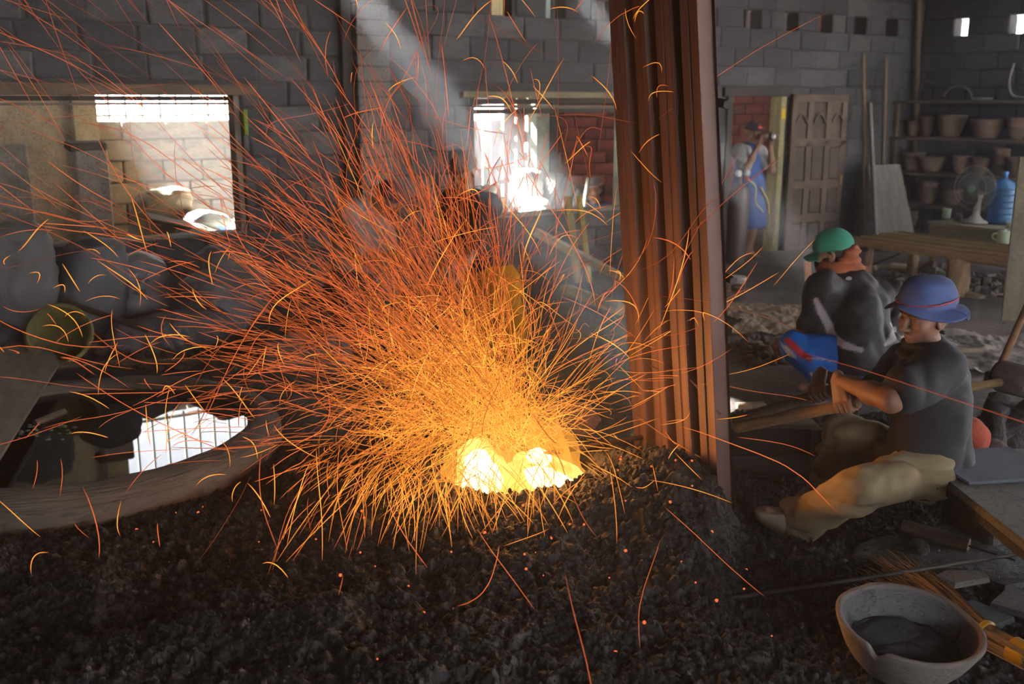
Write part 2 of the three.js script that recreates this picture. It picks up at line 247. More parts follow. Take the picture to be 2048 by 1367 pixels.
// the tin roof and the rust holes that the sun comes through
const HOLES = [];
function sunHole(px, py, depth, r, h = ROOF) { const p = atDepth(px, py, depth), k = (h - p.y) / SUN.y; p.addScaledVector(SUN, k); const q = p.sub(WA); HOLES.push([q.dot(WU), q.dot(WN), r]); }
sunHole(1325, 772, 5.55, 0.155); sunHole(1772, 690, 6.9, 0.125);
function roofSlab(name, s0, s1, t0, t1, h, holes, gaps = []) {
  const sh = new THREE.Shape([new THREE.Vector2(s0, t0), new THREE.Vector2(s1, t0), new THREE.Vector2(s1, t1), new THREE.Vector2(s0, t1)]), r = rng(8);
  for (const [s, t, q] of holes) if (s > s0 && s < s1 && t > t0 && t < t1) { const pts = []; for (let i = 0; i < 14; i++) { const a = -i / 14 * Math.PI * 2, k = q * (0.85 + 0.3 * r()); pts.push(new THREE.Vector2(s + Math.cos(a) * k, t + Math.sin(a) * k)); } sh.holes.push(new THREE.Path(pts)); }
  for (const [a, b, c, e] of gaps) sh.holes.push(new THREE.Path([new THREE.Vector2(a, c), new THREE.Vector2(a, e), new THREE.Vector2(b, e), new THREE.Vector2(b, c)]));
  const g = new THREE.ExtrudeGeometry(sh, { depth: 0.02, bevelEnabled: false }); g.rotateX(Math.PI / 2); // (s,t) to (x,z)
  const o = wallFrame(struct(name)); part(o, 'roof_sheet', uvBox(put(g, 0, h + 0.02, 0), 0.5), mat(0x4a3e38, { map: 'streak' })); return o;
}
const ceiling = roofSlab('ceiling', -7, S1 + 0.6, -0.18, 12.9, ROOF, HOLES, [[6.9, 8.5, 2.3, 5.2]]); // a missing roof sheet over the bench
for (const s of [-4, -1.6, 0.9, 3.3, 5.7, 8]) part(ceiling, 'rafter', put(box(0.09, 0.14, 12.4, 0.004), s, ROOF - 0.07, 6.2), mat(0x3a2f27, { map: 'wood' }));
// ================================================================== window and door frames, pillar, rooms behind
const OLDWOOD = mat(0x5a4a3a, { map: 'wood', bump: 'grain' }), GREYWOOD = mat(0x6f675c, { map: 'wood', bump: 'grain' }), BAMBOO = mat(0xa88a55, { map: 'wood', bump: 'grain' }), DARKWOOD = mat(0x2e2722, { map: 'wood', bump: 'grain' }), PALEWOOD = mat(0xb9ae92, { map: 'wood', bump: 'grain' });
const PALEPAINT = mat(0xaab5a2, { map: 'blotch' }), STEEL = mat(0x55524f, { roughness: 0.55, metalness: 0.7, bump: 'grain', bs: 0.001 }), RUST = mat(0x5b3a2c, { roughness: 0.9, metalness: 0.25, map: 'blotch', bump: 'grain' });
const local = (o, name, g, m, s, h, t, rz = 0, ry = 0, rx = 0) => { const p = part(o, name, g, m); p.position.set(s, h, t); p.rotation.set(rx, ry, rz); return p; };
{
  const w1 = wallFrame(struct('window_1')), [a, b, c, d] = OPEN1;
  local(w1, 'lintel', box(b - a + 0.25, 0.085, 0.2, 0.006, 1, 'x'), OLDWOOD, (a + b) / 2, d + 0.03, -0.04);
  local(w1, 'lintel_strip', box(b - a, 0.035, 0.05, 0.004, 1, 'x'), DARKWOOD, (a + b) / 2, d - 0.035, -0.12);
  local(w1, 'lintel_strip', box(b - a - 0.02, 0.02, 0.04, 0.004, 1, 'x'), GREYWOOD, (a + b) / 2, d - 0.075, -0.1);
  local(w1, 'jamb', box(0.05, d - c, 0.14, 0.004, 1), GREYWOOD, b - 0.03, (c + d) / 2, -0.08);
  local(w1, 'jamb_block', box(0.035, 0.2, 0.06), mat(0x5f7a2c), b + 0.02, d - 0.22, 0.02);
  local(w1, 'sill', box(b - a, 0.025, 0.16, 0.004, 1, 'x'), mat(0x8c8a86, { map: 'concrete' }), (a + b) / 2, c + 0.003, -0.08);
  const w2 = wallFrame(struct('window_2')), [e, f, g, h] = OPEN2;
  local(w2, 'lintel', box(f - e + 0.3, 0.06, 0.2, 0.005, 1, 'x'), mat(0x7d745c, { map: 'wood' }), (e + f) / 2, h + 0.0, -0.03);
  for (const [y, z, t, m] of [[h - 0.06, -0.1, 0.05, DARKWOOD], [h - 0.11, -0.17, 0.03, GREYWOOD], [h - 0.15, -0.12, 0.045, DARKWOOD]]) local(w2, 'lintel_strip', box(f - e, t, 0.06, 0.004, 1, 'x'), m, (e + f) / 2, y, z, (t - 0.04) * 0.6);
  local(w2, 'jamb', box(0.05, h - g - 0.12, 0.1), PALEPAINT, f - 0.025, (g + h) / 2 - 0.05, -0.1); local(w2, 'jamb', box(0.045, h - g, 0.1), DARKWOOD, e + 0.022, (g + h) / 2, -0.1);
  local(w2, 'sill', box(f - e, 0.03, 0.2, 0.005, 1, 'x'), mat(0x9a9b90, { map: 'concrete' }), (e + f) / 2, g + 0.0, -0.06);
  const pl = wallFrame(struct('pillar')); const ridges = []; for (let i = 0; i < 26; i++) ridges.push(put(box(0.3, 0.118, 0.14 + 0.008 * noise3(i * 3.3, 1, 1), 0.008), 1.05, 0.0625 + i * 0.125, 0.06));
  part(pl, 'pillar_shaft', merge(ridges), mat(0x6a6765, { map: 'concrete', bump: 'pits', bs: 0.008 })); part(pl, 'pillar_core', put(box(0.28, ROOF, 0.12), 1.05, ROOF / 2, 0.055), MORTAR); local(pl, 'post', box(0.09, ROOF, 0.06), DARKWOOD, 0.84, ROOF / 2, 0.035);
  // the door: frame, carved leaf standing open against the wall
  const dr = wallFrame(struct('door_1')), [p, q, , hh] = DOOR;
  local(dr, 'door_frame', box(0.09, hh - 0.1, 0.16, 0.006, 1), mat(0xc0b88e, { map: 'wood' }), q - 0.05, hh / 2 + 0.05, -0.06);
  local(dr, 'door_frame', box(0.08, hh - 0.1, 0.16, 0.006, 1), DARKWOOD, p + 0.04, hh / 2 + 0.05, -0.06);
  local(dr, 'door_frame', box(q - p + 0.14, 0.1, 0.17, 0.006, 1, 'x'), DARKWOOD, (p + q) / 2, hh - 0.03, -0.05);
  local(dr, 'sticker', box(0.07, 0.11, 0.004, 0.001), mat(0xe0b93a), q - 0.05, 1.7, 0.023);
  const leaf = new THREE.Group(); leaf.name = 'door_leaf'; dr.add(leaf); leaf.position.set(q + 0.03, 0.1, 0.05); leaf.rotation.y = -0.16;
  const LEAF = mat(0x493c34, { map: 'wood', bump: 'grain' }), LEAF2 = mat(0x5a4a40, { map: 'wood', bump: 'grain' }), lw = 0.8, lh = 1.82;
  part(leaf, 'leaf_board', put(box(lw, lh, 0.03, 0.004, 1), lw / 2, lh / 2, 0), LEAF);
  for (const x of [0.04, lw / 3, 2 * lw / 3, lw - 0.04]) part(leaf, 'stile', put(box(0.08, lh, 0.02, 0.004, 1), x, lh / 2, 0.024), LEAF2);
  for (const y of [0.06, 0.42, 0.8, 1.28, lh - 0.05]) part(leaf, 'rail', put(box(lw, 0.09, 0.018, 0.004, 1, 'x'), lw / 2, y, 0.025), LEAF2);
  for (let i = 0; i < 3; i++) { const x = 0.14 + i * 0.26; for (const [y, ht] of [[0.24, 0.24], [0.61, 0.26], [1.04, 0.36]]) part(leaf, 'raised_panel', put(box(0.15, ht, 0.016, 0.008, 1), x, y, 0.02), LEAF);
    part(leaf, 'carved_arch', tube([V(x - 0.08, 1.5, 0.03), V(x - 0.05, 1.56, 0.032), V(x, 1.6, 0.034), V(x + 0.05, 1.56, 0.032), V(x + 0.08, 1.5, 0.03)], 0.014, 6), LEAF2); }
  part(leaf, 'door_latch', put(box(0.03, 0.12, 0.03), lw - 0.04, 0.85, 0.04), mat(0x9a7a55));
}
// rooms behind the wall
{
  const TB = -2.6, r = rng(31);
  const wt = wallFrame(struct('wall_far_left')); wt.updateMatrixWorld();
  layBlocks(wt, courses(-0.62, 1.3, 0, 1.66, 0.42, 0.21, [], r).map((b) => b), TAN, r, 0.19, 0.014); for (const c of wt.children) c.position.z += TB;
  part(wt, 'mortar', put(uvBox(new THREE.BoxGeometry(8.6, 1.75, 0.15)), -2.2 + 0.0, 0.78, TB - 0.14), mat(0x6f5f4b, { map: 'concrete' }));
  part(wt, 'plaster', put(box(4.4, 4.3, 0.18), -3.05, 2.1, TB - 0.02), mat(0xe2cfb0, { map: 'concrete', bump: 'pits', bs: 0.004 }));
  part(wt, 'column', put(box(0.22, 4.3, 0.3), -0.75, 2.1, TB + 0.02), mat(0xb8a78c, { map: 'concrete' }));
  part(wt, 'upper_panel', put(box(2.4, 1.7, 0.15), 0.5, 3.35, TB - 0.06), mat(0x8d7c66, { map: 'concrete' }));
  // the clerestory and its upright bars
  const cl = wallFrame(struct('window_3')); const y0 = 1.66, y1 = 2.5;
  for (let s = -0.5; s < 1.25; s += 0.165) local(cl, 'bar', box(0.022, y1 - y0, 0.022, 0.003), mat(0x4e5236), s + 0.012 * noise3(s * 9, 1, 1), (y0 + y1) / 2, TB);
  local(cl, 'rail', box(1.95, 0.022, 0.05, 0.003), mat(0x4e5236), 0.35, y0 + 0.045, TB); local(cl, 'frame_top', box(1.95, 0.05, 0.1), mat(0x4a4a30), 0.35, y1, TB);
  const part1 = wallFrame(struct('wall_partition')); part(part1, 'panel', put(box(0.18, 3.4, 2.4), 1.36, 1.6, -1.35), TAN[1]);
  // the second room: rusty sheets, pale column, dark post, red bricks
  const wr = wallFrame(struct('wall_far_right')); wr.updateMatrixWorld();
  layBlocks(wr, courses(4.86, 9.6, 0, 2.4, 0.36, 0.15, [], r), RED, r, 0.16, 0.014, 'brick', 150); for (const c of wr.children) c.position.z += TB;
  part(wr, 'mortar', put(uvBox(new THREE.BoxGeometry(4.9, 4.6, 0.15)), 7.25, 2.1, TB - 0.13), mat(0x4c3329, { map: 'concrete' }));
  part(wr, 'column', put(box(0.2, 4.3, 0.24), 4.6, 2.1, TB + 0.05), mat(0xb6bfae, { map: 'concrete', bump: 'pits' })); part(wr, 'post', put(box(0.14, 4.3, 0.16), 4.79, 2.1, TB + 0.08), DARKWOOD);
  let s = 1.5; while (s < 4.5) { const w = 0.1 + 0.08 * r(), gap = r() < 0.5 ? 0.006 : 0.03; const top = s < 4.02 ? 1.62 : 1.95; // strips of tin with slits between them
    part(wr, 'tin_strip', put(box(w, top, 0.012, 0.003), s + w / 2, top / 2, TB + 0.02 * (r() - 0.5)), r() < 0.45 ? mat(0x8f9a8c, { map: 'streak', roughness: 0.6 }) : mat(0x4a2c24, { map: 'streak', roughness: 0.7 })); 
    if (gap > 0.01) for (let y = 0.1; y < top; y += 0.16 + 0.2 * r()) part(wr, 'tin_patch', put(box(gap + 0.02, 0.08 + 0.1 * r(), 0.01, 0.002), s + w + gap / 2, y, TB - 0.02), RUST);
    s += w + gap; }
  part(wr, 'rail', put(box(3.2, 0.06, 0.05), 3.0, 1.85, TB - 0.05), DARKWOOD); part(wr, 'upper_panel', put(slabWithHoles(1.4, 4.6, 1.95, 4.45, 0.05, [[2.55, 3.3, 2.15, 2.85]]), 0, 0, TB - 0.04), mat(0xcdb680, { map: 'streak' }));
  part(wr, 'end_panel', put(box(0.2, 3.4, 2.4), 9.3, 1.6, -1.4), RED[0]);
  const outer = wallFrame(struct('wall_outer')); part(outer, 'panel', put(box(0.18, 3.6, 2.7), -5.4, 1.6, -1.4), TAN[0]);
  const p2 = W(3.35, 1.0, -1.05), k2 = (ROOF - p2.y) / SUN.y; p2.addScaledVector(SUN, k2); const q2 = p2.clone().sub(WA), hs = q2.dot(WU), ht = q2.dot(WN);
  roofSlab('ceiling', -5.6, 9.5, -1.75, -0.17, ROOF, [[hs, ht, 0.24], [hs - 0.33, ht - 0.1, 0.06], [hs - 0.4, ht + 0.12, 0.05]]);
}
// ---- what stands in the two rooms
const clothFold = (amp, f) => (x, y, z) => amp * (fbm(x * f, y * f, z * f, 3) + 0.5 * Math.sin(x * f * 3 + 3 * noise3(y * f * 0.7, z * f, 1)));
const SACKW = phys(0x8f8b86, { map: 'blotch', bump: 'weave', bs: 0.002, roughness: 0.75 }), SACKG = phys(0x5c5b5a, { map: 'blotch', bump: 'weave', bs: 0.002, roughness: 0.75 }), SACKT = phys(0xa89678, { map: 'blotch', bump: 'weave', bs: 0.002, roughness: 0.85 }), WHITEBAG = phys(0xe9e6e0, { map: 'blotch', bump: 'weave', bs: 0.002, roughness: 0.7 });
// a filled sack, w wide, h high, d deep, slumped and gathered at the mouth
function sackGeo(w, h, d, seed, o = {}) {
  const cell = o.cell ?? 0.02, tie = o.tie ?? 0, lean = o.lean ?? 0;
  return sdfMesh((x, y, z) => {
    const X = x - lean * y * y / h, k = clamp(y / h), taper = 1 - 0.25 * k * k - tie * smooth(0.72, 0.95, k) + 0.06 * Math.sin(k * 3.1), a = Math.pow(Math.pow(Math.abs(X) / (w / 2 * taper), 3) + Math.pow(Math.abs(z) / (d / 2 * taper), 3), 1 / 3);
    const side = (a - 1) * Math.min(w, d) / 2 * taper, capd = Math.abs(y - h / 2) - h / 2;
    return smax(side, capd, 0.12) + 0.022 * fbm(x * 6 + seed, y * 6, z * 6 + seed, 3) + 0.008 * Math.sin((x + 0.6 * y) * 34 + 4 * noise3(x * 5, y * 5 + seed, z * 5)) * noise3(x * 3 + seed, y * 3, z * 3) + 0.007 * Math.sin(y * 62 + 5 * noise3(x * 4, y * 3 + seed, z * 4)) * (0.5 + noise3(x * 3, y * 2.5, z * 3 + seed));
  }, [-w * 0.75 - Math.abs(lean), -0.05, -d * 0.75], [w * 0.75 + Math.abs(lean), h + 0.08, d * 0.75], cell);
}
function sack(p, w, h, d, seed, m, label, turn = 0, o = {}) {
  const t = thing('sack', label, 'sack', p, turn, o.group); part(t, 'sack_body', sackGeo(w, h, d, seed, o), m);
  if (o.tie) part(t, 'sack_mouth', put(bend(lathe([[0.03, 0], [0.035, 0.02], [w * 0.16, 0.07], [w * 0.2, 0.12], [w * 0.17, 0.125], [0.03, 0.04]], 20), (v) => { const a = Math.atan2(v.z, v.x); const k = 1 + 0.25 * Math.sin(a * 5 + seed); v.x *= k; v.z *= k; v.y += 0.02 * Math.sin(a * 3 + seed); }), o.lean ?? 0, h - 0.02, 0), m);
  if (o.print) { const pg = part(t, 'printed_patch', put(bend(new THREE.SphereGeometry(1, 16, 10), (v) => v.set(v.x * w * 0.2, v.y * h * 0.16, v.z * 0.02)), 0.02, h * 0.55, d * 0.44), o.print); }
  if (o.tilt) t.rotation.z = o.tilt; if (o.pitch) t.rotation.x = o.pitch; return t;
}
{
  const CON = mat(0xb3ada2, { map: 'concrete', bump: 'pits', bs: 0.006 });
  const slab = single('concrete_slab', put(box(0.62, 1.44, 0.07, 0.015), 0, 0.72, 0, -0.08), CON, 'grey weathered concrete slab leaning in the room behind the left window', 'slab', null, W(-1.78, 0.06, -1.2), TH);
  const post = thing('concrete_post', 'pale square concrete post with a dark broken top behind the left window', 'post', W(-1.04, 0.06, -1.0), TH); part(post, 'post_shaft', put(box(0.26, 1.4, 0.2, 0.012), 0, 0.7, 0), mat(0xf2e8da, { map: 'concrete', bump: 'pits' })); part(post, 'broken_top', put(bend(box(0.3, 0.07, 0.22, 0.015), (v) => { v.y += 0.02 * noise3(v.x * 20, v.z * 20, 1); }), -0.02, 1.42, 0), mat(0x4d443a, { map: 'concrete' }), 'dark broken concrete top');
  sack(W(-0.35, 0.06, -1.6), 0.62, 1.0, 0.5, 3, SACKT, 'tan slumped sack against the pale block wall, the largest there', TH, { lean: 0.06 });
  sack(W(-0.05, 0.5, -1.25), 0.55, 0.36, 0.4, 9, SACKG, 'dark grey sack with a blue print lying on rubble behind the left window', TH + 0.2, { print: mat(0x2c49a0), tilt: -0.25 });
  sack(W(0.4, 0.06, -0.75), 0.8, 0.82, 0.5, 14, phys(0xb9bdaa, { map: 'blotch', bump: 'weave', bs: 0.002 }), 'pale greenish sack standing just behind the sill by the right jamb', TH, {});
  const bd = new THREE.Group(); for (const [s, h, t, a, lab] of [[-0.5, 0.55, -0.8, 0.22, 'tan board sloping over the rubble under the dark sack'], [-0.3, 0.66, -0.95, -0.3, 'brown board crossing behind the sloping tan board']]) single('board', put(box(0.7, 0.03, 0.16, 0.005, 1, 'x'), 0, 0, 0, 0.3, 0, a), a > 0 ? PALEWOOD : OLDWOOD, lab, 'board', null, W(s, h + 0.12, t), TH);
  const rub = []; const r = rng(4); for (let i = 0; i < 40; i++) rub.push(put(chamfer(0.12 + 0.2 * r(), 0.1 + 0.1 * r(), 0.12 + 0.15 * r(), 0.02, 0.06, r), -0.7 + 1.2 * r(), 0.05 + 0.5 * r() * r(), -0.3 - 0.5 * r(), r() * 3, r() * 3, r()));
  const rb = single('rubble', merge(rub.map((g) => uvBox(g))), mat(0x9a8669, { map: 'concrete', bump: 'pits' }), 'heap of tan broken blocks behind the left window sill', 'rubble', null, W(0, 0, -0.8), TH); rb.userData.kind = 'stuff';
  // room two
  const labels = ['white crumpled sack in full sun, topmost of the pile behind the middle window', 'white sack in sun at the bottom of the pile behind the middle window', 'white folded sack sliding off the front of the sunlit pile', 'white sack in sun at the back of the pile beside the grey sheets'];
  [[3.46, 0.72, -1.2, 0.36, 0.4, 0.3], [3.4, 0.3, -0.85, 0.5, 0.55, 0.35], [3.2, 0.5, -0.6, 0.34, 0.3, 0.24], [3.62, 0.62, -1.35, 0.34, 0.5, 0.3]].forEach(([s, h, t, w, hh, d], i) => sack(W(s, h, t), w, hh, d, 20 + i * 3, WHITEBAG, labels[i], TH + i, { tilt: 0.2 * (i % 2 ? 1 : -1), group: 'white sacks in the sun' }));
  const fl = thing('sheet_stack', 'slanting stack of grey corrugated sheets behind the middle window', 'sheet stack', W(3.78, 0.45, -1.25), TH); for (let i = 0; i < 8; i++) { const o = part(fl, 'corrugated_sheet', bend(uvBox(new THREE.BoxGeometry(0.5, 0.5, 0.008, 24, 1, 1)), (v) => { v.z += 0.012 * Math.sin(v.x * 80); }), mat(0xa9adab, { roughness: 0.6, map: 'streak' })); o.position.set(0.02 * i, 0.28, -0.02 + 0.035 * i); o.rotation.set(-0.15, 0.15, -0.65); }
  const cb = thing('carton_stack', 'tan cartons with pale clay pots on top behind the middle window', 'cartons', W(2.72, 0.05, -0.9), TH); part(cb, 'carton', put(box(0.4, 0.4, 0.36), 0, 0.2, 0), mat(0x9c7f5c, { map: 'blotch' })); part(cb, 'carton', put(box(0.36, 0.42, 0.34), 0.03, 0.61, 0, 0, 0.1), mat(0xa98b66, { map: 'blotch' }));
  [[2.62, 'pale clay pot on the left of the carton stack'], [2.82, 'pale clay pot on the right of the carton stack']].forEach(([s, l], i) => single('clay_pot', lathe([[0.001, 0], [0.07, 0], [0.1, 0.08], [0.1, 0.12], [0.085, 0.12], [0.06, 0.02], [0.001, 0.015]], 20), mat(0xd8cfc0, { map: 'blotch' }), l, 'pot', 'pale pots on cartons', W(s, 0.871, -0.9)));
  // two boards leaning on the sill of the middle window
  [[3.06, 0.09, 0x9a8a62, 'wide yellowish board leaning on the middle window sill, the left of two'], [3.2, 0.065, 0xb3a060, 'narrow yellow board leaning on the middle window sill, the right of two']].forEach(([s, w, c, l], i) => single('leaning_board', put(box(w, 0.92, 0.025, 0.004, 1), 0, 0.46, 0, -0.22), mat(c, { map: 'wood' }), l, 'board', 'boards on the sill', W(s, 0.04, 0.26), TH));
  // the lamp beyond the door
  const lamp = thing('wall_lamp', 'glowing lamp bulb on the red brick wall beyond the door', 'lamp', W(6.7, 1.82, -1.6), TH); part(lamp, 'bulb', put(tube([V(-0.13, 0.02, 0), V(0, 0, 0), V(0.12, -0.03, 0)], [0.02, 0.03, 0.045], 10), 0, 0, 0), new THREE.MeshStandardMaterial({ color: 0x111111, emissive: new THREE.Color(1, 0.75, 0.45), emissiveIntensity: 3 })); part(lamp, 'lamp_holder', put(lathe([[0.001, 0], [0.03, 0], [0.03, 0.08], [0.001, 0.08]], 14), -0.16, 0, 0, 0, 0, 1.5), DARKWOOD);
  const pl = new THREE.PointLight(0xffc890, 1.2); pl.position.set(0, 0, 0.06); pl.castShadow = true; pl.shadow.radius = 2; pl.name = 'bulb_light'; lamp.add(pl);
}
// ================================================================== ground
const BC = V(-2.3, 0, -5.17);
const FIRE = V(0.02, 0, -4.3);
function gyBase(x, z) {
  const right = smooth(0.75, 1.2, x) * smooth(-4.95, -5.15, z); // the raised floor behind the planks
  let h = lerp(0.02, 0.2, right); h = lerp(h, 0.1, smooth(-6.5, -9, z) * (1 - right)); h = lerp(h, 0.14, smooth(-8, -11, z));
  { const wt = (x - WA.x) * WN.x + (z - WA.z) * WN.z, ws = (x - WA.x) * WU.x + (z - WA.z) * WU.z; h += 0.07 * smooth(-4.9, -5.6, z) * (1 - smooth(-1.4, -0.9, x)) * (1 - (1 - smooth(0.75, 1.35, wt)) * 0.9); h += 0.17 * (1 - smooth(0.75, 1.35, wt)) * (1 - smooth(0.6, 1.6, ws)); }
  const pit = smooth(0.75, 1.05, x) * (1 - smooth(2.2, 2.6, x)) * smooth(-5.1, -4.95, z) * (1 - smooth(-4.1, -3.75, z)); h -= 0.06 * pit;
  const bd = Math.hypot(x - BC.x, z - BC.z); h -= 0.45 * (1 - smooth(0.94, 1.01, bd)); // the basin's hole
  return h;
}
function mound(x, z) {
  const dx = (x - FIRE.x), dz = (z - FIRE.z), d = Math.hypot(dx * 0.8, dz), heap = 0.27 * Math.exp(-Math.pow(d / 0.75, 2)) * (dx > 0 ? 1 : 1);
  const shoulder = 0.2 * Math.exp(-Math.pow(Math.hypot((x - 0.72) * 1.6, (z + 4.0) * 1.0) / 0.5, 2)) * (1 - smooth(0.85, 1.05, x + (z + 4.2) * 0.2));
  const near = 0.09 * Math.exp(-Math.pow(Math.hypot((x + 0.3) * 0.5, z + 3.1) / 0.7, 2));
  const crater = 0.24 * (1 - smooth(0.16, 0.36, Math.hypot(dx * 0.9, dz + 0.03)));
  return heap + shoulder + near - crater;
}
const clods = (x, z) => 0.05 * fbm(x * 3.1, 0, z * 3.1, 3) + 0.026 * Math.abs(noise3(x * 17, 1, z * 17)) + 0.022 * Math.abs(noise3(x * 37, 5, z * 37)) + 0.012 * noise3(x * 75, 9, z * 75);
const slagMask = (x, z) => (1 - smooth(0.95, 1.35, x - 0.55 * smooth(-4, -3, z))) ;
function gy(x, z) { const bd = Math.hypot(x - BC.x, z - BC.z), rough = smooth(0.98, 1.15, bd); return gyBase(x, z) + rough * (mound(x, z) + clods(x, z) * (z > -5.2 ? 1 : 0.45)); }
const SOIL = new THREE.MeshStandardMaterial({ roughness: 0.97, vertexColors: true, bumpMap: T.pits, bumpScale: 0.01, map: T.blotch });
const soilColor = (v) => { const a = fbm(v.x * 1.3, 2, v.z * 1.3, 3) * 0.5 + 0.5, far = smooth(-4.9, -6.5, v.z), warm = smooth(0.6, 1.4, v.x) * far; let c = mixc([0.014, 0.012, 0.0115], [0.04, 0.033, 0.03], a); c = mixc(c, [0.15, 0.1, 0.068], warm * 0.8); c = mixc(c, [0.075, 0.07, 0.066], smooth(-7, -9.5, v.z) * 0.7); const s = noise3(v.x * 40, 3, v.z * 40); return s > 0.66 && v.z > -5 ? [c[0] * 3, c[1] * 2.9, c[2] * 2.8] : c; };
{
  const far = struct('floor', paint(field(-12, 14, -17, -5.2, 260, 118, gy), soilColor), SOIL);
  const nearL = struct('floor', paint(field(-12, -2.9, -5.2, 7, 60, 80, gy), soilColor), SOIL), nearR = struct('floor', paint(field(2.6, 12, -5.2, 7, 60, 80, gy), soilColor), SOIL), nearC = struct('floor', paint(field(-2.9, 2.6, -2.2, 7, 40, 60, gy), soilColor), SOIL);
  const heap = single('slag_heap', paint(field(-2.9, 2.6, -5.2, -2.2, 640, 350, gy), soilColor), SOIL, 'dark lumpy slag and ash heaped up around the burning fire pit', 'slag heap'); heap.userData.kind = 'stuff';
  // loose lumps of slag on it
  const r = rng(77), lump = new THREE.IcosahedronGeometry(1, 1); bend(lump, (v) => v.multiplyScalar(0.75 + 0.4 * noise3(v.x * 2, v.y * 2, v.z * 2)));
  const N = 42000, im = new THREE.InstancedMesh(lump, mat(0x2b2624, { bump: 'pits', bs: 0.003 }), N), m = new THREE.Matrix4(), col = new THREE.Color();
  for (let i = 0; i < N; i++) { let x, z; do { x = -2.9 + 5.4 * r(); z = -5.15 + 2.9 * r(); } while (Math.hypot(x - BC.x, z - BC.z) < 1.1 || Math.hypot(x - FIRE.x, z - FIRE.z) < 0.25 || r() < smooth(1.0, 1.6, x) * 0.5);
    const s = 0.003 + 0.014 * Math.pow(r(), 4); m.compose(V(x, gy(x, z) + s * 0.3, z), new THREE.Quaternion().setFromEuler(new THREE.Euler(r() * 6, r() * 6, r() * 6)), V(s * (0.7 + r() * 0.7), s * (0.6 + 0.5 * r()), s * (0.7 + r() * 0.7))); im.setMatrixAt(i, m);
    const k = r() < 0.05 ? 3 + 3 * r() : 0.25 + 0.9 * r(); im.setColorAt(i, col.setRGB(k, k * 0.95, k * 0.93)); }
  im.name = 'slag_gravel'; scene.add(im); tag(im, 'loose crumbs of slag and ash scattered over the dark heap', 'gravel', null, 'stuff');
  // the yard outside
  const yard = struct('ground', put(uvBox(new THREE.PlaneGeometry(120, 120).rotateX(-Math.PI / 2), 0.3), 0, -0.5, 0), mat(0x3f3f3a, { map: 'blotch' }));
}
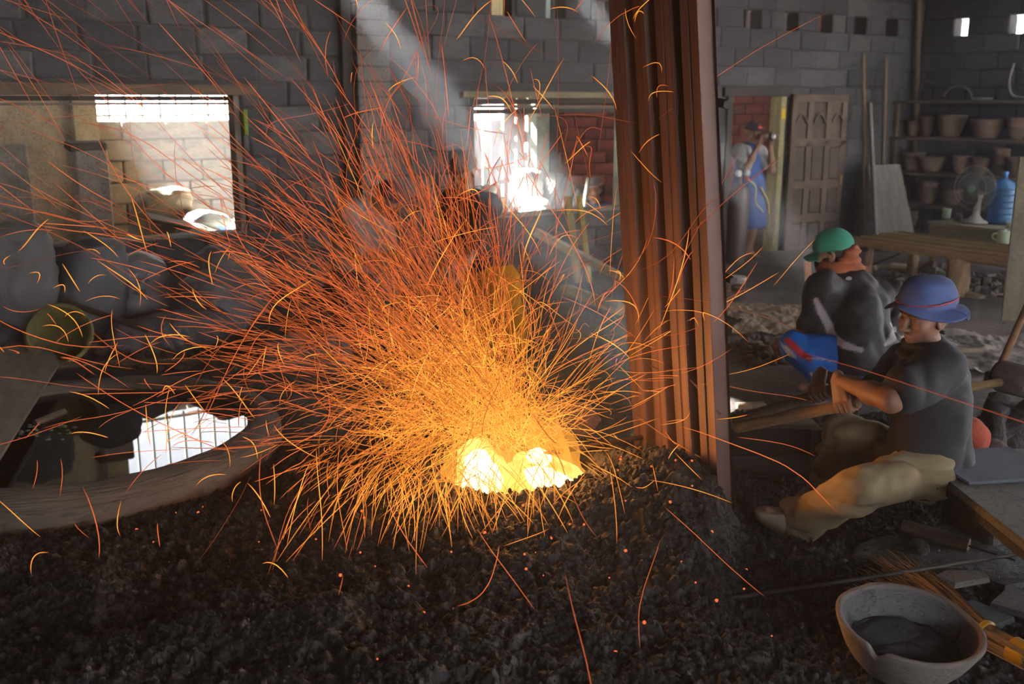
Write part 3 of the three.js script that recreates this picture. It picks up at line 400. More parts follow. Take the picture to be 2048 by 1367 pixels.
// ================================================================== fire and sparks
const glow = (c, k) => { const m = new THREE.MeshBasicMaterial({ color: new THREE.Color(...c.map((v) => v * k)) }); return m; };
{
  const fire = thing('fire', 'white-hot coke fire with yellow flames in the crater of the slag heap', 'fire', V(FIRE.x, gy(FIRE.x, FIRE.z), FIRE.z));
  const blob = (r0, seed, k0 = 0.25, f = 2.5) => bend(new THREE.IcosahedronGeometry(1, 5), (v) => { const k = 1 + k0 * fbm(v.x * f + seed, v.y * f, v.z * f, 3); v.set(v.x * r0[0] * k, v.y * r0[1] * k, v.z * r0[2] * k); });
  part(fire, 'ember_bed', put(blob([0.33, 0.08, 0.27], 1), 0.02, 0.03, 0), glow([1, 0.46, 0.07], 2.6));
  part(fire, 'white_hot_core', put(blob([0.088, 0.13, 0.08], 4, 0.7, 1.6), -0.155, 0.15, 0.09), glow([1, 0.85, 0.5], 8));
  part(fire, 'white_hot_core', put(blob([0.125, 0.055, 0.07], 8, 0.3, 1.3), 0.15, 0.15, 0.08, 0, 0, -0.38), glow([1, 0.85, 0.5], 8)); part(fire, 'white_hot_core', put(blob([0.06, 0.035, 0.05], 6, 0.3, 1.3), 0.1, 0.235, 0.0, 0, 0, -0.3), glow([1, 0.85, 0.5], 8));
  const halo = (r0, seed, x, y, z, rz) => { const g = blob(r0, seed, 0.7, 1.6), p = g.attributes.position, col = new Float32Array(p.count * 4); for (let i = 0; i < p.count; i++) { const t = p.getY(i) / r0[1] * 0.5 + 0.5, n = fbm(p.getX(i) * 22 + seed, p.getY(i) * 14, p.getZ(i) * 22, 3); col.set([2.6, 1.7, 0.42, clamp(0.62 - 0.35 * t + 0.5 * n, 0.08, 0.8)], i * 4); } g.setAttribute('color', new THREE.BufferAttribute(col, 4)); part(fire, 'glow_shell', put(g, x, y, z, 0, 0, rz), new THREE.MeshBasicMaterial({ vertexColors: true, transparent: true })); };
  halo([0.125, 0.18, 0.1], 4, -0.15, 0.15, 0.1, 0.05); halo([0.18, 0.1, 0.1], 8, 0.15, 0.17, 0.08, -0.35);
  // flames: thin glowing shells that fade out upwards
  const flame = (w, h, d, lean, seed, c, al, x, y, z) => { const g = new THREE.SphereGeometry(1, 56, 44), p = g.attributes.position, col = new Float32Array(p.count * 4), v = V();
    for (let i = 0; i < p.count; i++) { v.fromBufferAttribute(p, i); const t = v.y * 0.5 + 0.5, n = fbm(v.x * 2.2 + seed, v.y * 1.3, v.z * 2.2, 3), wd = Math.pow(Math.sin(Math.PI * Math.min(1, 0.12 + 0.88 * Math.pow(t, 0.6))), 0.8) * (1 + 0.55 * n), q = Math.hypot(v.x, v.z) || 1; const ux = v.x / q, uz = v.z / q, s = Math.min(1, q * 1.4);
      p.setXYZ(i, ux * s * w * wd + lean * t * t, h * (t + 0.22 * n * t), uz * s * d * wd); const streak = 0.5 + 0.9 * fbm(ux * 4 + seed, t * 1.4, uz * 4, 3); col[i * 4] = lerp(c[0][0], c[1][0], t); col[i * 4 + 1] = lerp(c[0][1], c[1][1], t); col[i * 4 + 2] = lerp(c[0][2], c[1][2], t); col[i * 4 + 3] = clamp(al * (1 - smooth(0.25, 0.95, t)) * clamp(streak, 0.12, 1)); }
    g.setAttribute('color', new THREE.BufferAttribute(col, 4)); g.computeVertexNormals(); part(fire, 'flame', put(g, x, y, z), new THREE.MeshBasicMaterial({ vertexColors: true, transparent: true, side: THREE.DoubleSide })); };
  flame(0.31, 0.52, 0.22, -0.05, 3, [[1.5, 0.68, 0.09], [1.1, 0.3, 0.03]], 0.75, 0.0, 0.0, 0.02); flame(0.23, 0.36, 0.16, -0.02, 9, [[2.0, 1.1, 0.2], [1.4, 0.6, 0.07]], 0.9, -0.02, 0.03, 0.04); flame(0.09, 0.52, 0.08, -0.07, 14, [[1.5, 0.62, 0.08], [1.2, 0.3, 0.03]], 0.85, 0.16, 0.05, 0.02);
  for (const [x, z, k] of [[-0.15, 0.12, 4.5], [0.12, 0.08, 4.5]]) { const l = new THREE.PointLight(new THREE.Color(1, 0.44, 0.13), k); l.position.set(x, 0.42, z); l.shadow.radius = 5; l.castShadow = true; l.name = 'fire_light'; fire.add(l); }
  const r = rng(88), em = []; for (let i = 0; i < 90; i++) { const a = r() * 6.28, q = 0.36 + 1.1 * Math.pow(r(), 1.6), x = FIRE.x + Math.cos(a) * q * 1.2, z = FIRE.z + Math.abs(Math.sin(a)) * q; if (z > -2.5 || x > 0.9) continue; em.push(put(new THREE.IcosahedronGeometry(0.003 + 0.005 * r(), 0), x, gy(x, z) + 0.006, z)); }
  const eo = single('embers', merge(em), glow([1, 0.2, 0.06], 0.9), 'tiny red embers dotted over the slag heap before the fire', 'embers'); eo.userData.kind = 'stuff';
}
// every spark: a thin glowing thread, redder where it is farther from the fire
const sparkMat = new THREE.MeshBasicMaterial({ vertexColors: true });
function sparkGeo(pts, rad, heat) {
  const n = pts.length, pos = [], col = [], idx = [], Tn = V(), A = V(), B = V();
  for (let i = 0; i < n; i++) {
    Tn.subVectors(pts[Math.min(n - 1, i + 1)], pts[Math.max(0, i - 1)]).normalize(); A.set(0, 0, 1).cross(Tn); if (A.lengthSq() < 1e-4) A.set(1, 0, 0); A.normalize(); B.crossVectors(Tn, A);
    const r = rad * (i === 0 || i === n - 1 ? 0.3 : 1), h = heat(i / (n - 1), pts[i]);
    for (let j = 0; j < 3; j++) { const a = j * 2.0944; pos.push(pts[i].x + (A.x * Math.cos(a) + B.x * Math.sin(a)) * r, pts[i].y + (A.y * Math.cos(a) + B.y * Math.sin(a)) * r, pts[i].z + (A.z * Math.cos(a) + B.z * Math.sin(a)) * r); col.push(...h); }
    if (i) for (let j = 0; j < 3; j++) { const a = (i - 1) * 3 + j, b = (i - 1) * 3 + (j + 1) % 3; idx.push(a, a + 3, b, b, a + 3, b + 3); }
  }
  const g = new THREE.BufferGeometry(); g.setAttribute('position', new THREE.Float32BufferAttribute(pos, 3)); g.setAttribute('color', new THREE.Float32BufferAttribute(col, 3)); g.setIndex(idx); return g;
}
{
  const r = rng(2024), gauss = () => (r() + r() + r() + r() - 2) * 1.0, all = [];
  const src = () => V(FIRE.x + gauss() * 0.13, 0.28 + 0.05 * r(), FIRE.z - 0.1 + gauss() * 0.09);
  const heatOf = (d, k) => { const c = d < 0.62 ? mixc([1.8, 1.0, 0.15], [1.1, 0.32, 0.038], smooth(0.2, 0.58, d)) : mixc([1.1, 0.32, 0.038], [0.68, 0.13, 0.034], smooth(0.55, 1.3, d)); return c.map((e) => e * k); };
  function fly(p, v, t0, t1, o) { // ballistic flight with drag and swirl, the stretch between t0 and t1 kept
    const q = p.clone(), u = v.clone(), dt = 0.008, pts = [], sd = r() * 100, step = (t1 - t0) / o.n; let next = t0;
    for (let t = 0; t <= t1 + dt; t += dt) { if (t >= next) { pts.push(q.clone()); next += step; }
      const s = o.swirl; u.x += (noise3(q.x * 4 + sd, q.y * 4, q.z * 4) * s - u.x * o.drag + (o.wind ?? 0)) * dt; u.y += (noise3(q.y * 4, q.z * 4 + sd, q.x * 4) * s - u.y * o.drag - o.g) * dt; u.z += (noise3(q.z * 4, q.x * 4, q.y * 4 + sd) * s - u.z * o.drag) * dt; q.addScaledVector(u, dt); if (q.y < gy(q.x, q.z) + 0.004 || q.y > ROOF - 0.2 || (q.x - WA.x) * WN.x + (q.z - WA.z) * WN.z < 0.25) break; }
    return pts;
  }
  const dir = (a, tilt) => V(Math.cos(a) * Math.cos(tilt), Math.sin(a) * Math.cos(tilt), Math.sin(tilt));
  const add = (pts, rad, k, hot) => { if (pts.length > 2) all.push({ pts, rad, k, hot, len: pts[0].distanceTo(pts[pts.length - 1]) }); };
  const D = Math.PI / 180;
  // the main plume, up and to the left
  for (let i = 0; i < 2500; i++) { const a = (126 + gauss() * 32) * D, sp = 2.4 + 3.6 * r() + (a > 1.6 && a < 2.5 && r() < 0.35 ? 1.2 : 0), t0 = 0.03 + 0.42 * Math.pow(r(), 0.72), dur = 0.05 + 0.11 * r(); add(fly(src(), dir(a, gauss() * 0.5).multiplyScalar(sp), t0, t0 + dur, { n: 11, swirl: r() < 0.22 ? 55 : 11, drag: 2.1, g: 2 }), 0.0009 + 0.0009 * r(), 0.35 + 0.95 * Math.pow(r(), 1.3)); }
  // the fountain that falls over to the left
  for (let i = 0; i < 1000; i++) { const a = (148 + gauss() * 24) * D, sp = 1.8 + 1.9 * r(), t0 = 0.14 + 0.4 * r(), dur = 0.06 + 0.09 * r(); add(fly(src(), dir(a, gauss() * 0.4).multiplyScalar(sp), t0, t0 + dur, { n: 9, swirl: 12, drag: 2.6, g: 9.8 }), 0.001 + 0.0009 * r(), 0.4 + 0.8 * r()); }
  // short curls above the fire
  for (let i = 0; i < 1100; i++) { const q = r(), p = src().add(V(-0.75 * q * r() + 0.12 * gauss() * (1 - q) + 0.04, 0.75 * q * r() + 0.03, gauss() * 0.16)); add(fly(p, dir((120 + gauss() * 70) * D, gauss()).multiplyScalar(0.8 + r()), 0, 0.05 + 0.07 * r(), { n: 12, swirl: 95, drag: 1, g: 0 }), 0.001 + 0.0007 * r(), 0.7 + 0.9 * r(), r() < 0.6); }
  // thinner spray to the right
  for (let i = 0; i < 330; i++) { const a = (60 + gauss() * 42) * D, sp = 1.2 + 2.2 * r(), t0 = 0.04 + 0.35 * r(), dur = 0.06 + 0.08 * r(); add(fly(src(), dir(a, gauss() * 0.4).multiplyScalar(sp), t0, t0 + dur, { n: 10, swirl: 34, drag: 1.4, g: 3 }), 0.0009 + 0.0007 * r(), 0.7 + 0.5 * r(), r() < 0.65); }
  // falling in front of the rim
  for (let i = 0; i < 170; i++) { const p = V(FIRE.x - 0.25 + gauss() * 0.45, 0.36 + 0.1 * r(), FIRE.z + 0.25); add(fly(p, V(gauss() * 0.9 - 0.1, 0.5 - 0.9 * r(), 0.9 + 0.7 * r()), 0.02 + 0.14 * r(), 0.3 + 0.12 * r(), { n: 9, swirl: 5, drag: 1, g: 5 }), 0.0012 + 0.0008 * r(), 0.7 + 0.5 * r(), r() < 0.6); }
  // long thin ones that reach the upper left, and stray ones all over
  for (let i = 0; i < 95; i++) { const p = atDepth(-60 + 700 * r(), -40 + 520 * r(), 3.6 + 2 * r()), a = (128 + gauss() * 26 + 30 * (p.y < 2 ? r() : 0)) * D; add(fly(p, dir(a, gauss() * 0.2).multiplyScalar(3 + 2 * r()), 0, 0.08 + 0.07 * r(), { n: 8, swirl: 8, drag: 0.5, g: 3 }), 0.0008 + 0.0006 * r(), 0.55 + 0.4 * r()); }
  for (let i = 0; i < 190; i++) { const left = r() < 0.6, x = left ? 620 * r() : 620 + 800 * r(), y = left ? 480 + 780 * r() : 1367 * r() * (r() < 0.6 ? 0.5 : 1), p = atDepth(x, y, Math.min(3.4 + 1.2 * r(), 0.92 * H / Math.max(0.05, -ray(x, y).y))), a = (r() < 0.7 ? 80 + gauss() * 60 : 360 * r()) * D; if (p.y < gy(p.x, p.z) + 0.05) continue; add(fly(p, dir(a, gauss() * 0.3).multiplyScalar(0.8 + 1.1 * r()), 0, 0.07 + 0.06 * r(), { n: 9, swirl: 26, drag: 0.5, g: 3 }), 0.0013 + 0.0009 * r(), 0.85 + 0.5 * r(), r() < 0.75); }
  for (const s of all) s.see = s.len * s.rad / Math.max(1, s.pts[0].distanceTo(camera.position)) * (s.pts[0].distanceTo(FIRE) > 0.9 ? 2 : 1) * (inFrame(s.pts[0], -4) && inFrame(s.pts[s.pts.length - 1], -4) ? 1 : 0);
  all.sort((a, b) => b.see - a.see);
  const mass = [];
  all.forEach((s, i) => {
    const g = sparkGeo(s.pts, s.rad, (t, p) => heatOf(s.hot ? 0.46 + 0.25 * Math.abs(t - 0.5) : p.distanceTo(FIRE), s.k * (0.75 + 0.5 * Math.sin(Math.PI * t))));
    if (i >= 290) { mass.push(g); return; }
    const c = s.pts[Math.floor(s.pts.length / 2)], zone = c.x < -1.1 ? (c.y > 1.05 ? ['before the left window and block wall', 'high'] : ['over the water basin and sacks', 'low']) : c.x > 0.35 ? ['beside the rusty corrugated sheet', 'side'] : c.y > 1.0 ? ['above the fire before the block wall', 'top'] : ['low around the burning fire pit', 'near'];
    single('spark', g, sparkMat, 'thin glowing orange spark streaking ' + zone[0], 'spark', 'sparks ' + zone[0]);
  });
  const o = single('spark_shower', mergeGeometries(mass), sparkMat, 'dense fan of thousands of glowing orange sparks blowing off the fire', 'sparks'); o.userData.kind = 'stuff';
}
// ================================================================== rusty corrugated screen beside the fire
{
  const scr = thing('corrugated_screen', 'tall rusty ribbed roofing sheets standing on end beside the fire', 'metal sheet');
  const B0 = onLevel(1478, 1088, -0.02), B1 = onLevel(1292, 930, 0.12); B1.y = 0.1; // feet, near and far
  const T0 = atDepth(1439, 0, 4.02), T1 = atDepth(1243, 0, 4.85), SHEET = [0x6a4b45, 0x61443d, 0x70504a].map((c) => new THREE.MeshStandardMaterial({ color: c, roughness: 0.72, metalness: 0.1, map: T.streak, bumpMap: T.grain, bumpScale: 0.0015 }));
  const nrm = V().subVectors(B0, B1).cross(V(0, 1, 0)).normalize(); if (nrm.x > 0) nrm.negate();
  const prof = (u) => { const c = ((u % 1) + 1) % 1; return c < 0.6 ? (c > 0.27 && c < 0.33 ? 0.88 : 1) : c < 0.67 ? 1 - (c - 0.6) / 0.07 : c < 0.9 ? 0 : (c - 0.9) / 0.1; };
  const sheet = (u0, u1, off, drop, m, seed) => { const nu = 110, nv = 60, g = new THREE.PlaneGeometry(1, 1, nu, nv), p = g.attributes.position, uv = g.attributes.uv; // a real ribbed section with thickness
    const make = (back) => { const q = g.clone(), pp = q.attributes.position, uu = q.attributes.uv; for (let i = 0; i < p.count; i++) { const a = p.getX(i) + 0.5, b = p.getY(i) + 0.5, u = lerp(u0, u1, a), h = lerp(-0.04, 1.3, b) - drop * (1 - b), foot = B1.clone().lerp(B0, u), top = T1.clone().lerp(T0, u), v = foot.lerp(top, h), d = 0.06 * prof(u * 3.7 + 0.05) + off + 0.01 * fbm(u * 3 + seed, h * 2, seed, 2) - (back ? 0.002 : 0); v.addScaledVector(nrm, d); pp.setXYZ(i, v.x, v.y, v.z); uu.setXY(i, u * 1.2, h * 0.5); } if (back) { const ix = q.index; for (let i = 0; i < ix.count; i += 3) { const t = ix.getX(i); ix.setX(i, ix.getX(i + 1)); ix.setX(i + 1, t); } } q.computeVertexNormals(); return q; };
    part(scr, 'corrugated_sheet', merge([make(false), make(true)]), m); };
  sheet(-0.02, 0.40, 0.0, 0, SHEET[0], 1); sheet(0.37, 0.74, 0.012, 0.0, SHEET[2], 5); sheet(0.70, 1.0, 0.024, 0.03, SHEET[1], 9);
  for (const h of [0.52, 0.83]) { const a = B1.clone().lerp(T1, h).addScaledVector(nrm, -0.02), b = B0.clone().lerp(T0, h).addScaledVector(nrm, -0.02); part(scr, 'batten', tube([a, b], 0.018, 6), DARKWOOD); }
  const wireMat = mat(0x3a2620, { metalness: 0.4, roughness: 0.7 }), q = (u, h, o) => B1.clone().lerp(B0, u).lerp(T1.clone().lerp(T0, u), h).addScaledVector(nrm, o);
  part(scr, 'tie_wire', tube([q(0.02, 0.28, 0.055), q(0.3, 0.27, 0.055), q(0.6, 0.3, 0.06), q(0.99, 0.27, 0.07)], 0.004, 5), wireMat);
}
// ================================================================== the water basin and the left side
const WATER = 0.13;
{
  const b = thing('water_basin', 'round concrete basin sunk in the ground, full of dark still water', 'basin', V(BC.x, 0, BC.z));
  const rim = new THREE.LatheGeometry([[1.07, -0.25], [1.05, 0.11], [1.02, 0.175], [0.94, 0.19], [0.9, 0.18], [0.88, 0.15], [0.875, -0.35]].map(([r, y]) => new THREE.Vector2(r, y)), 120);
  bend(rim, (v) => { const n = fbm(v.x * 6, v.y * 6, v.z * 6, 3), k = 1 + 0.012 * n; v.x *= k; v.z *= k; v.y += 0.014 * n; });
  part(b, 'rim', rim, mat(0x7b746a, { map: 'concrete', bump: 'pits', bs: 0.01, side: THREE.DoubleSide }));
  part(b, 'basin_floor', new THREE.CircleGeometry(0.9, 48).rotateX(-Math.PI / 2).translate(0, -0.33, 0), mat(0x1d1c18, { map: 'concrete' }));
  part(b, 'water', new THREE.CircleGeometry(0.888, 64).rotateX(-Math.PI / 2).translate(0, WATER, 0), phys(0x121510, { roughness: 0.015, specularIntensity: 1, ior: 1.36 }));
  const r = rng(9), fo = []; for (let i = 0; i < 130; i++) { const a = 2.6 + 1.9 * r(), q = 0.25 + 0.3 * r(); fo.push(put(bend(new THREE.SphereGeometry(0.006 + 0.012 * r(), 6, 4), (v) => { v.y *= 0.3; }), Math.cos(a) * q - 0.15 + 0.7 * (r() - 0.5), WATER + 0.001, 0.0 + 0.14 * (r() - 0.5) + Math.sin(a) * q * 0.3)); }
  const f = part(b, 'scum', merge(fo), mat(0x6f7a62)); f.userData.kind = 'stuff';
  single('wooden_stick', tube([onLevel(70, 845, WATER + 0.02), onLevel(130, 822, WATER + 0.03)], 0.018, 7), OLDWOOD, 'short wet stick floating at the left edge of the water', 'stick');
}
{
  const g = (x, y, h = 0.2) => { const p = onLevel(x, y, h); p.y = gy(p.x, p.z) - 0.02; return p; };
  const S2 = phys(0x666569, { map: 'blotch', bump: 'weave', bs: 0.002, roughness: 0.7 }), S3 = phys(0x444549, { map: 'blotch', bump: 'weave', bs: 0.002, roughness: 0.7 });
  sack(g(44, 690), 0.52, 0.86, 0.4, 41, SACKG, 'tall grey woven sack standing at the left edge below the window', 0.5, { lean: 0.05 });
  sack(g(172, 672), 0.5, 0.7, 0.4, 42, S3, 'dark grey woven sack standing beside the basket, right of the tall one', 0.8, { lean: 0.1, tilt: -0.12 });
  sack(g(286, 653), 0.46, 0.55, 0.4, 43, phys(0x8d9096, { map: 'blotch', bump: 'weave', bs: 0.002, roughness: 0.5 }), 'pale plastic sack with a dark printed patch below the left window', 0.4, { print: mat(0x30343c, { roughness: 0.5 }) });
  sack(g(215, 690), 0.3, 0.85, 0.34, 44, S2, 'grey sack lying on its side in front of the printed sack', 0.3, { tilt: -1.4 });
  sack(g(36, 712), 0.42, 0.7, 0.36, 45, S3, 'slumped dark sack lying at the left edge in front of the tall sack', 0.2, { tilt: 1.25 });
  sack(g(425, 662), 0.5, 0.44, 0.42, 46, S2, 'grey sack with folds lying left of the bent worker', 0.9, { lean: -0.12, tilt: -0.2 });
  sack(g(462, 645), 0.56, 0.58, 0.4, 47, SACKG, 'grey bulging sack upright against the wall by the window corner', 0.6, {});
  sack(g(525, 705), 0.36, 0.62, 0.26, 48, phys(0x858287, { map: 'blotch', bump: 'weave', bs: 0.002 }), 'pale empty sack lying flat behind the basin, nearest to the fire', 0.1, { tilt: -1.4 });
  // the basket
  const bk = thing('basket', 'olive cloth-lined basket lying tipped towards the basin', 'basket', g(128, 712)); const body = bend(new THREE.LatheGeometry([[0.001, 0], [0.12, 0.0], [0.16, 0.1], [0.19, 0.2], [0.195, 0.23], [0.18, 0.23], [0.15, 0.12], [0.11, 0.03], [0.001, 0.03]].map(([a, c]) => new THREE.Vector2(a, c)), 40), (v) => { const n = fbm(v.x * 7, v.y * 7, v.z * 7, 3); v.x *= 1 + 0.12 * n; v.z *= 1 + 0.12 * n; v.y += 0.03 * n; });
  part(bk, 'basket_body', body, mat(0x6e6636, { map: 'blotch', bump: 'weave', bs: 0.004, side: THREE.DoubleSide })); const hoop = []; for (let i = 0; i <= 24; i++) { const a = i / 24 * Math.PI * 2; hoop.push(V(Math.cos(a) * 0.192, 0.23 + 0.012 * Math.sin(a * 3), Math.sin(a) * 0.192)); } part(bk, 'basket_rim', tube(hoop, 0.018, 7, { n: 60 }), mat(0x6e6538, { map: 'blotch' })); bk.rotation.set(1.0, 0, -0.3); bk.position.y += 0.14; single('brown_pole', tube([atDepth(62, 578, 7.0), atDepth(300, 662, 6.7)], 0.022, 8), mat(0x4d3a2c, { map: 'wood' }), 'brown pole sloping down behind the basket', 'pole');
  // poles and planks round the basin
  single('long_pole', tube([onLevel(-30, 748, 0.2), onLevel(230, 724, 0.21), onLevel(505, 718, 0.2)], [0.014, 0.018, 0.02], 8, { wob: 0.15 }), OLDWOOD, 'long thin wooden pole lying behind the basin', 'pole');
  const a = onLevel(-40, 962, 0.2), c = onLevel(108, 716, 0.24); single('grey_plank', put(box(0.34, 0.03, a.distanceTo(c) + 0.2, 0.006, 1), 0, 0, 0), GREYWOOD, 'wide grey plank lying along the left edge of the basin', 'plank', null, a.clone().lerp(c, 0.5).add(V(-0.12, 0.06, 0)), Math.atan2(c.x - a.x, c.z - a.z)).rotation.z = 0.35;
  single('thin_pole', tube([onLevel(-20, 775, 0.25), onLevel(85, 690, 0.3)], 0.022, 8), GREYWOOD, 'grey pole sloping up beside the slumped dark sack', 'pole');
  // litter on the bank behind the basin
  const r = rng(55), lt = []; for (let i = 0; i < 170; i++) { const p = onLevel(190 + 320 * r(), 684 + 50 * r(), 0.12); p.y = gy(p.x, p.z) + 0.01; lt.push(put(bend(new THREE.SphereGeometry(0.025 + 0.035 * r(), 7, 5), (v) => { v.y = v.y * 0.35 + v.x * 0.3; }), p.x, p.y, p.z, r(), r() * 6, r())); }
  const L = single('litter', merge(lt), mat(0x55463a, { map: 'blotch' }), 'dry leaves and coal bits strewn on the bank behind the basin', 'litter'); L.userData.kind = 'stuff';
  // stone slab and iron rods behind the fire
  const st = onLevel(1128, 885, 0.14), slabPts = []; for (const [x, y] of [[-0.17, 0], [-0.19, 0.12], [-0.12, 0.2], [0.02, 0.22], [0.15, 0.19], [0.2, 0.1], [0.1, 0]]) for (const z of [-0.025, 0.025]) slabPts.push(V(x + z * 0.4, y, z));
  const sg = uvBox(new ConvexGeometry(slabPts)); sg.computeVertexNormals(); const ss = single('flat_stone', put(sg, 0, 0, 0, -0.5), mat(0x6a4a3c, { map: 'blotch', bump: 'pits', bs: 0.008 }), 'flat reddish stone propped behind the fire', 'stone', null, st.setY(gy(st.x, st.z) - 0.02), 0.25);
  single('iron_rod', tube([atDepth(1085, 908, 4.28), atDepth(1320, 868, 4.72)], 0.012, 8), RUST, 'reddish iron rod with its end in the fire, the upper of two', 'iron rod', 'iron rods by the fire');
  single('iron_rod', tube([atDepth(1185, 950, 4.22), atDepth(1330, 895, 4.6)], 0.009, 8), RUST, 'dark iron rod lying on the heap right of the fire, the lower of two', 'iron rod', 'iron rods by the fire');
  // split wood lit by the sun shafts
  single('pale_beam', put(box(0.9, 0.06, 0.09, 0.008, 1, 'x'), 0, 0, 0, 0, 0, -0.42), PALEWOOD, 'pale squared beam propped under the middle window', 'beam', null, atDepth(1168, 515, 8.0), -0.4);
  single('split_log', tube([atDepth(1130, 577, 7.6), atDepth(1242, 618, 6.9)], 0.045, 8, { wob: 0.25 }), mat(0xb59a6a, { map: 'wood' }), 'pale split log on the floor between the workers and the screen', 'log');
}
// ================================================================== the right side: shelves, bench, tools
const POT = [0x6b5646, 0x7a6250, 0x5c4a3d, 0x836a56].map((c) => mat(c, { map: 'blotch', bump: 'grain' }));
{
  // pit boards
  const rt = thing('plank_retainer', 'rough planks on edge holding back the raised earth behind the pit', 'planks', V(0, 0, 0));
  const a = onLevel(1474, 858, 0.2), b = V(2.25, 0.2, -4.98); a.x = 0.93; a.z = -5.0;
  for (const [x0, x1, y0, y1, z] of [[0.9, 1.75, 0.1, 0.235, -4.96], [0.9, 1.7, -0.06, 0.1, -4.95], [1.5, 2.3, 0.06, 0.25, -4.92], [1.62, 2.4, -0.06, 0.06, -4.93]]) part(rt, 'plank', put(box(x1 - x0, y1 - y0 - 0.006, 0.03, 0.004, 1, 'x'), (x0 + x1) / 2, (y0 + y1) / 2, z, 0, 0, 0.015), DARKWOOD);
  for (const x of [1.62, 2.15]) part(rt, 'stake', put(box(0.05, 0.36, 0.05, 0.006), x, 0.08, -4.88), OLDWOOD);
  single('ledge_board', put(box(0.62, 0.022, 0.1, 0.004, 1, 'x'), 0, 0, 0), OLDWOOD, 'narrow brown board lying along the top of the pit planks', 'board', null, V(1.22, 0.265, -4.93), 0.03);
  single('wood_offcut', box(0.16, 0.035, 0.05, 0.005, 1, 'x'), mat(0xd9c7a8, { map: 'wood' }), 'pale wood offcut on the earth beside the corrugated screen', 'wood offcut', null, onLevel(1502, 806, 0.25).setY(0.235), 0.12);
  // shelves against the right wall
  const sh = thing('shelf_rack', 'dark wooden shelf rack full of clay pots along the right wall', 'shelves', W(S1 - 0.24, 0.14, 0.9), TH - Math.PI / 2), SW = mat(0x5c4b3a, { map: 'wood', bump: 'grain' }); // x along the wall away from the corner... z out from it
  const levels = [0.28, 0.62, 1.0, 1.42, 1.85];
  for (const h of levels) part(sh, 'shelf_board', put(box(2.0, 0.035, 0.46, 0.006, 1, 'x'), 0.08, h - 0.14 - 0.018, 0, 0, 0, 0.004), SW);
  for (const [x, z] of [[-0.86, 0.19], [0.98, 0.19], [-0.86, -0.2], [0.98, -0.2]]) part(sh, 'shelf_post', put(box(0.05, 1.72, 0.05, 0.005), x, 0.84, z), SW);
  const pot = (w, h) => new THREE.LatheGeometry([[0.001, 0], [w * 0.26, 0], [w * 0.3, 0.01], [w * 0.44, h * 0.6], [w * 0.5, h * 0.9], [w * 0.5, h], [w * 0.46, h], [w * 0.4, h * 0.6], [w * 0.26, 0.02], [0.001, 0.02]].map(([r, y]) => new THREE.Vector2(r, y)), 28);
  const r = rng(14), P = (px, lev, n, w, h, label) => { const ry = ray(px, 300), sdir = WU.dot(ry), s0 = S1 - 0.22, k = (s0 - WU.dot(V(0, 0, 0).sub(WA).setY(0))) / sdir, q = V(0, 0, 0).addScaledVector(ry, k); { const tt = q.clone().sub(WA).dot(WN), lim = w / 2 + 0.03; if (tt < lim) q.addScaledVector(WN, lim - tt); } let y = levels[lev] + 0.002; for (let i = 0; i < n; i++) { single('clay_pot', pot(w * (i ? 0.96 + 0.04 * r() : 1), h), POT[Math.floor(r() * 4)], label + (n > 1 ? [', bottom of the stack', ', second in the stack', ', third in the stack', ', top of the stack'][i === n - 1 && n < 4 && i > 0 ? 3 : i] : ''), 'pot', 'clay pots on the shelves', V(q.x, y, q.z)); y += n > 1 ? h * 0.42 : 0; } };
  P(1822, 3, 2, 0.17, 0.13, 'small clay pot at the left end of the upper pot shelf'); P(1850, 3, 1, 0.18, 0.25, 'tall narrow clay pot on the upper pot shelf'); P(1897, 3, 1, 0.36, 0.26, 'largest clay pot, on the upper pot shelf'); P(1971, 3, 1, 0.4, 0.22, 'wide brown clay bowl on the upper pot shelf'); P(2028, 3, 3, 0.24, 0.13, 'clay pot at the right of the upper pot shelf');
  P(1805, 2, 2, 0.29, 0.16, 'clay bowl at the left end of the middle shelf'); P(1866, 2, 1, 0.36, 0.18, 'shallow clay bowl alone on the middle shelf'); P(1926, 2, 2, 0.22, 0.15, 'dark clay pot in the middle of the middle shelf'); P(1966, 2, 1, 0.24, 0.2, 'clay pot with a collar behind the fan'); P(2004, 2, 4, 0.19, 0.14, 'clay cup right of the fan'); P(2042, 2, 1, 0.3, 0.22, 'pale clay pot at the right edge of the middle shelf');
  P(1862, 1, 3, 0.3, 0.14, 'clay bowl on the lower shelf left of the fan'); P(1912, 1, 2, 0.26, 0.14, 'clay bowl on the lower shelf behind the fan'); P(1815, 0, 2, 0.26, 0.16, 'dusty clay bowl on the lowest shelf');
  // junk on top
  const top = (px) => { const ry = ray(px, 190), k = (S1 - 0.25 - WU.dot(WA.clone().negate().setY(0))) / WU.dot(ry), q = V(0, 0, 0).addScaledVector(ry, k); return V(q.x, 1.853, q.z); };
  const arc = (r0, a0, a1, n = 14) => Array.from({ length: n + 1 }, (_, i) => { const a = lerp(a0, a1, i / n); return V(Math.cos(a) * r0, Math.sin(a) * r0, 0); });
  single('bent_pipe', put(tube(arc(0.16, 0.2, 2.9), 0.014, 7, { n: 28 }), 0, 0.0, 0), STEEL, 'dark bent pipe arched on the top shelf', 'pipe', null, top(1915), TH - 1.2);
  single('scrap_frame', merge([tube([V(-0.22, 0.01, 0), V(-0.15, 0.32, 0)], 0.012, 6), tube([V(-0.22, 0.015, 0), V(0.25, 0.03, 0)], 0.014, 6), tube([V(-0.17, 0.22, 0), V(0.2, 0.12, 0)], 0.01, 6)]), DARKWOOD, 'dark scrap frame of thin bars at the left of the top shelf', 'frame', null, top(1872), TH - 1.3);
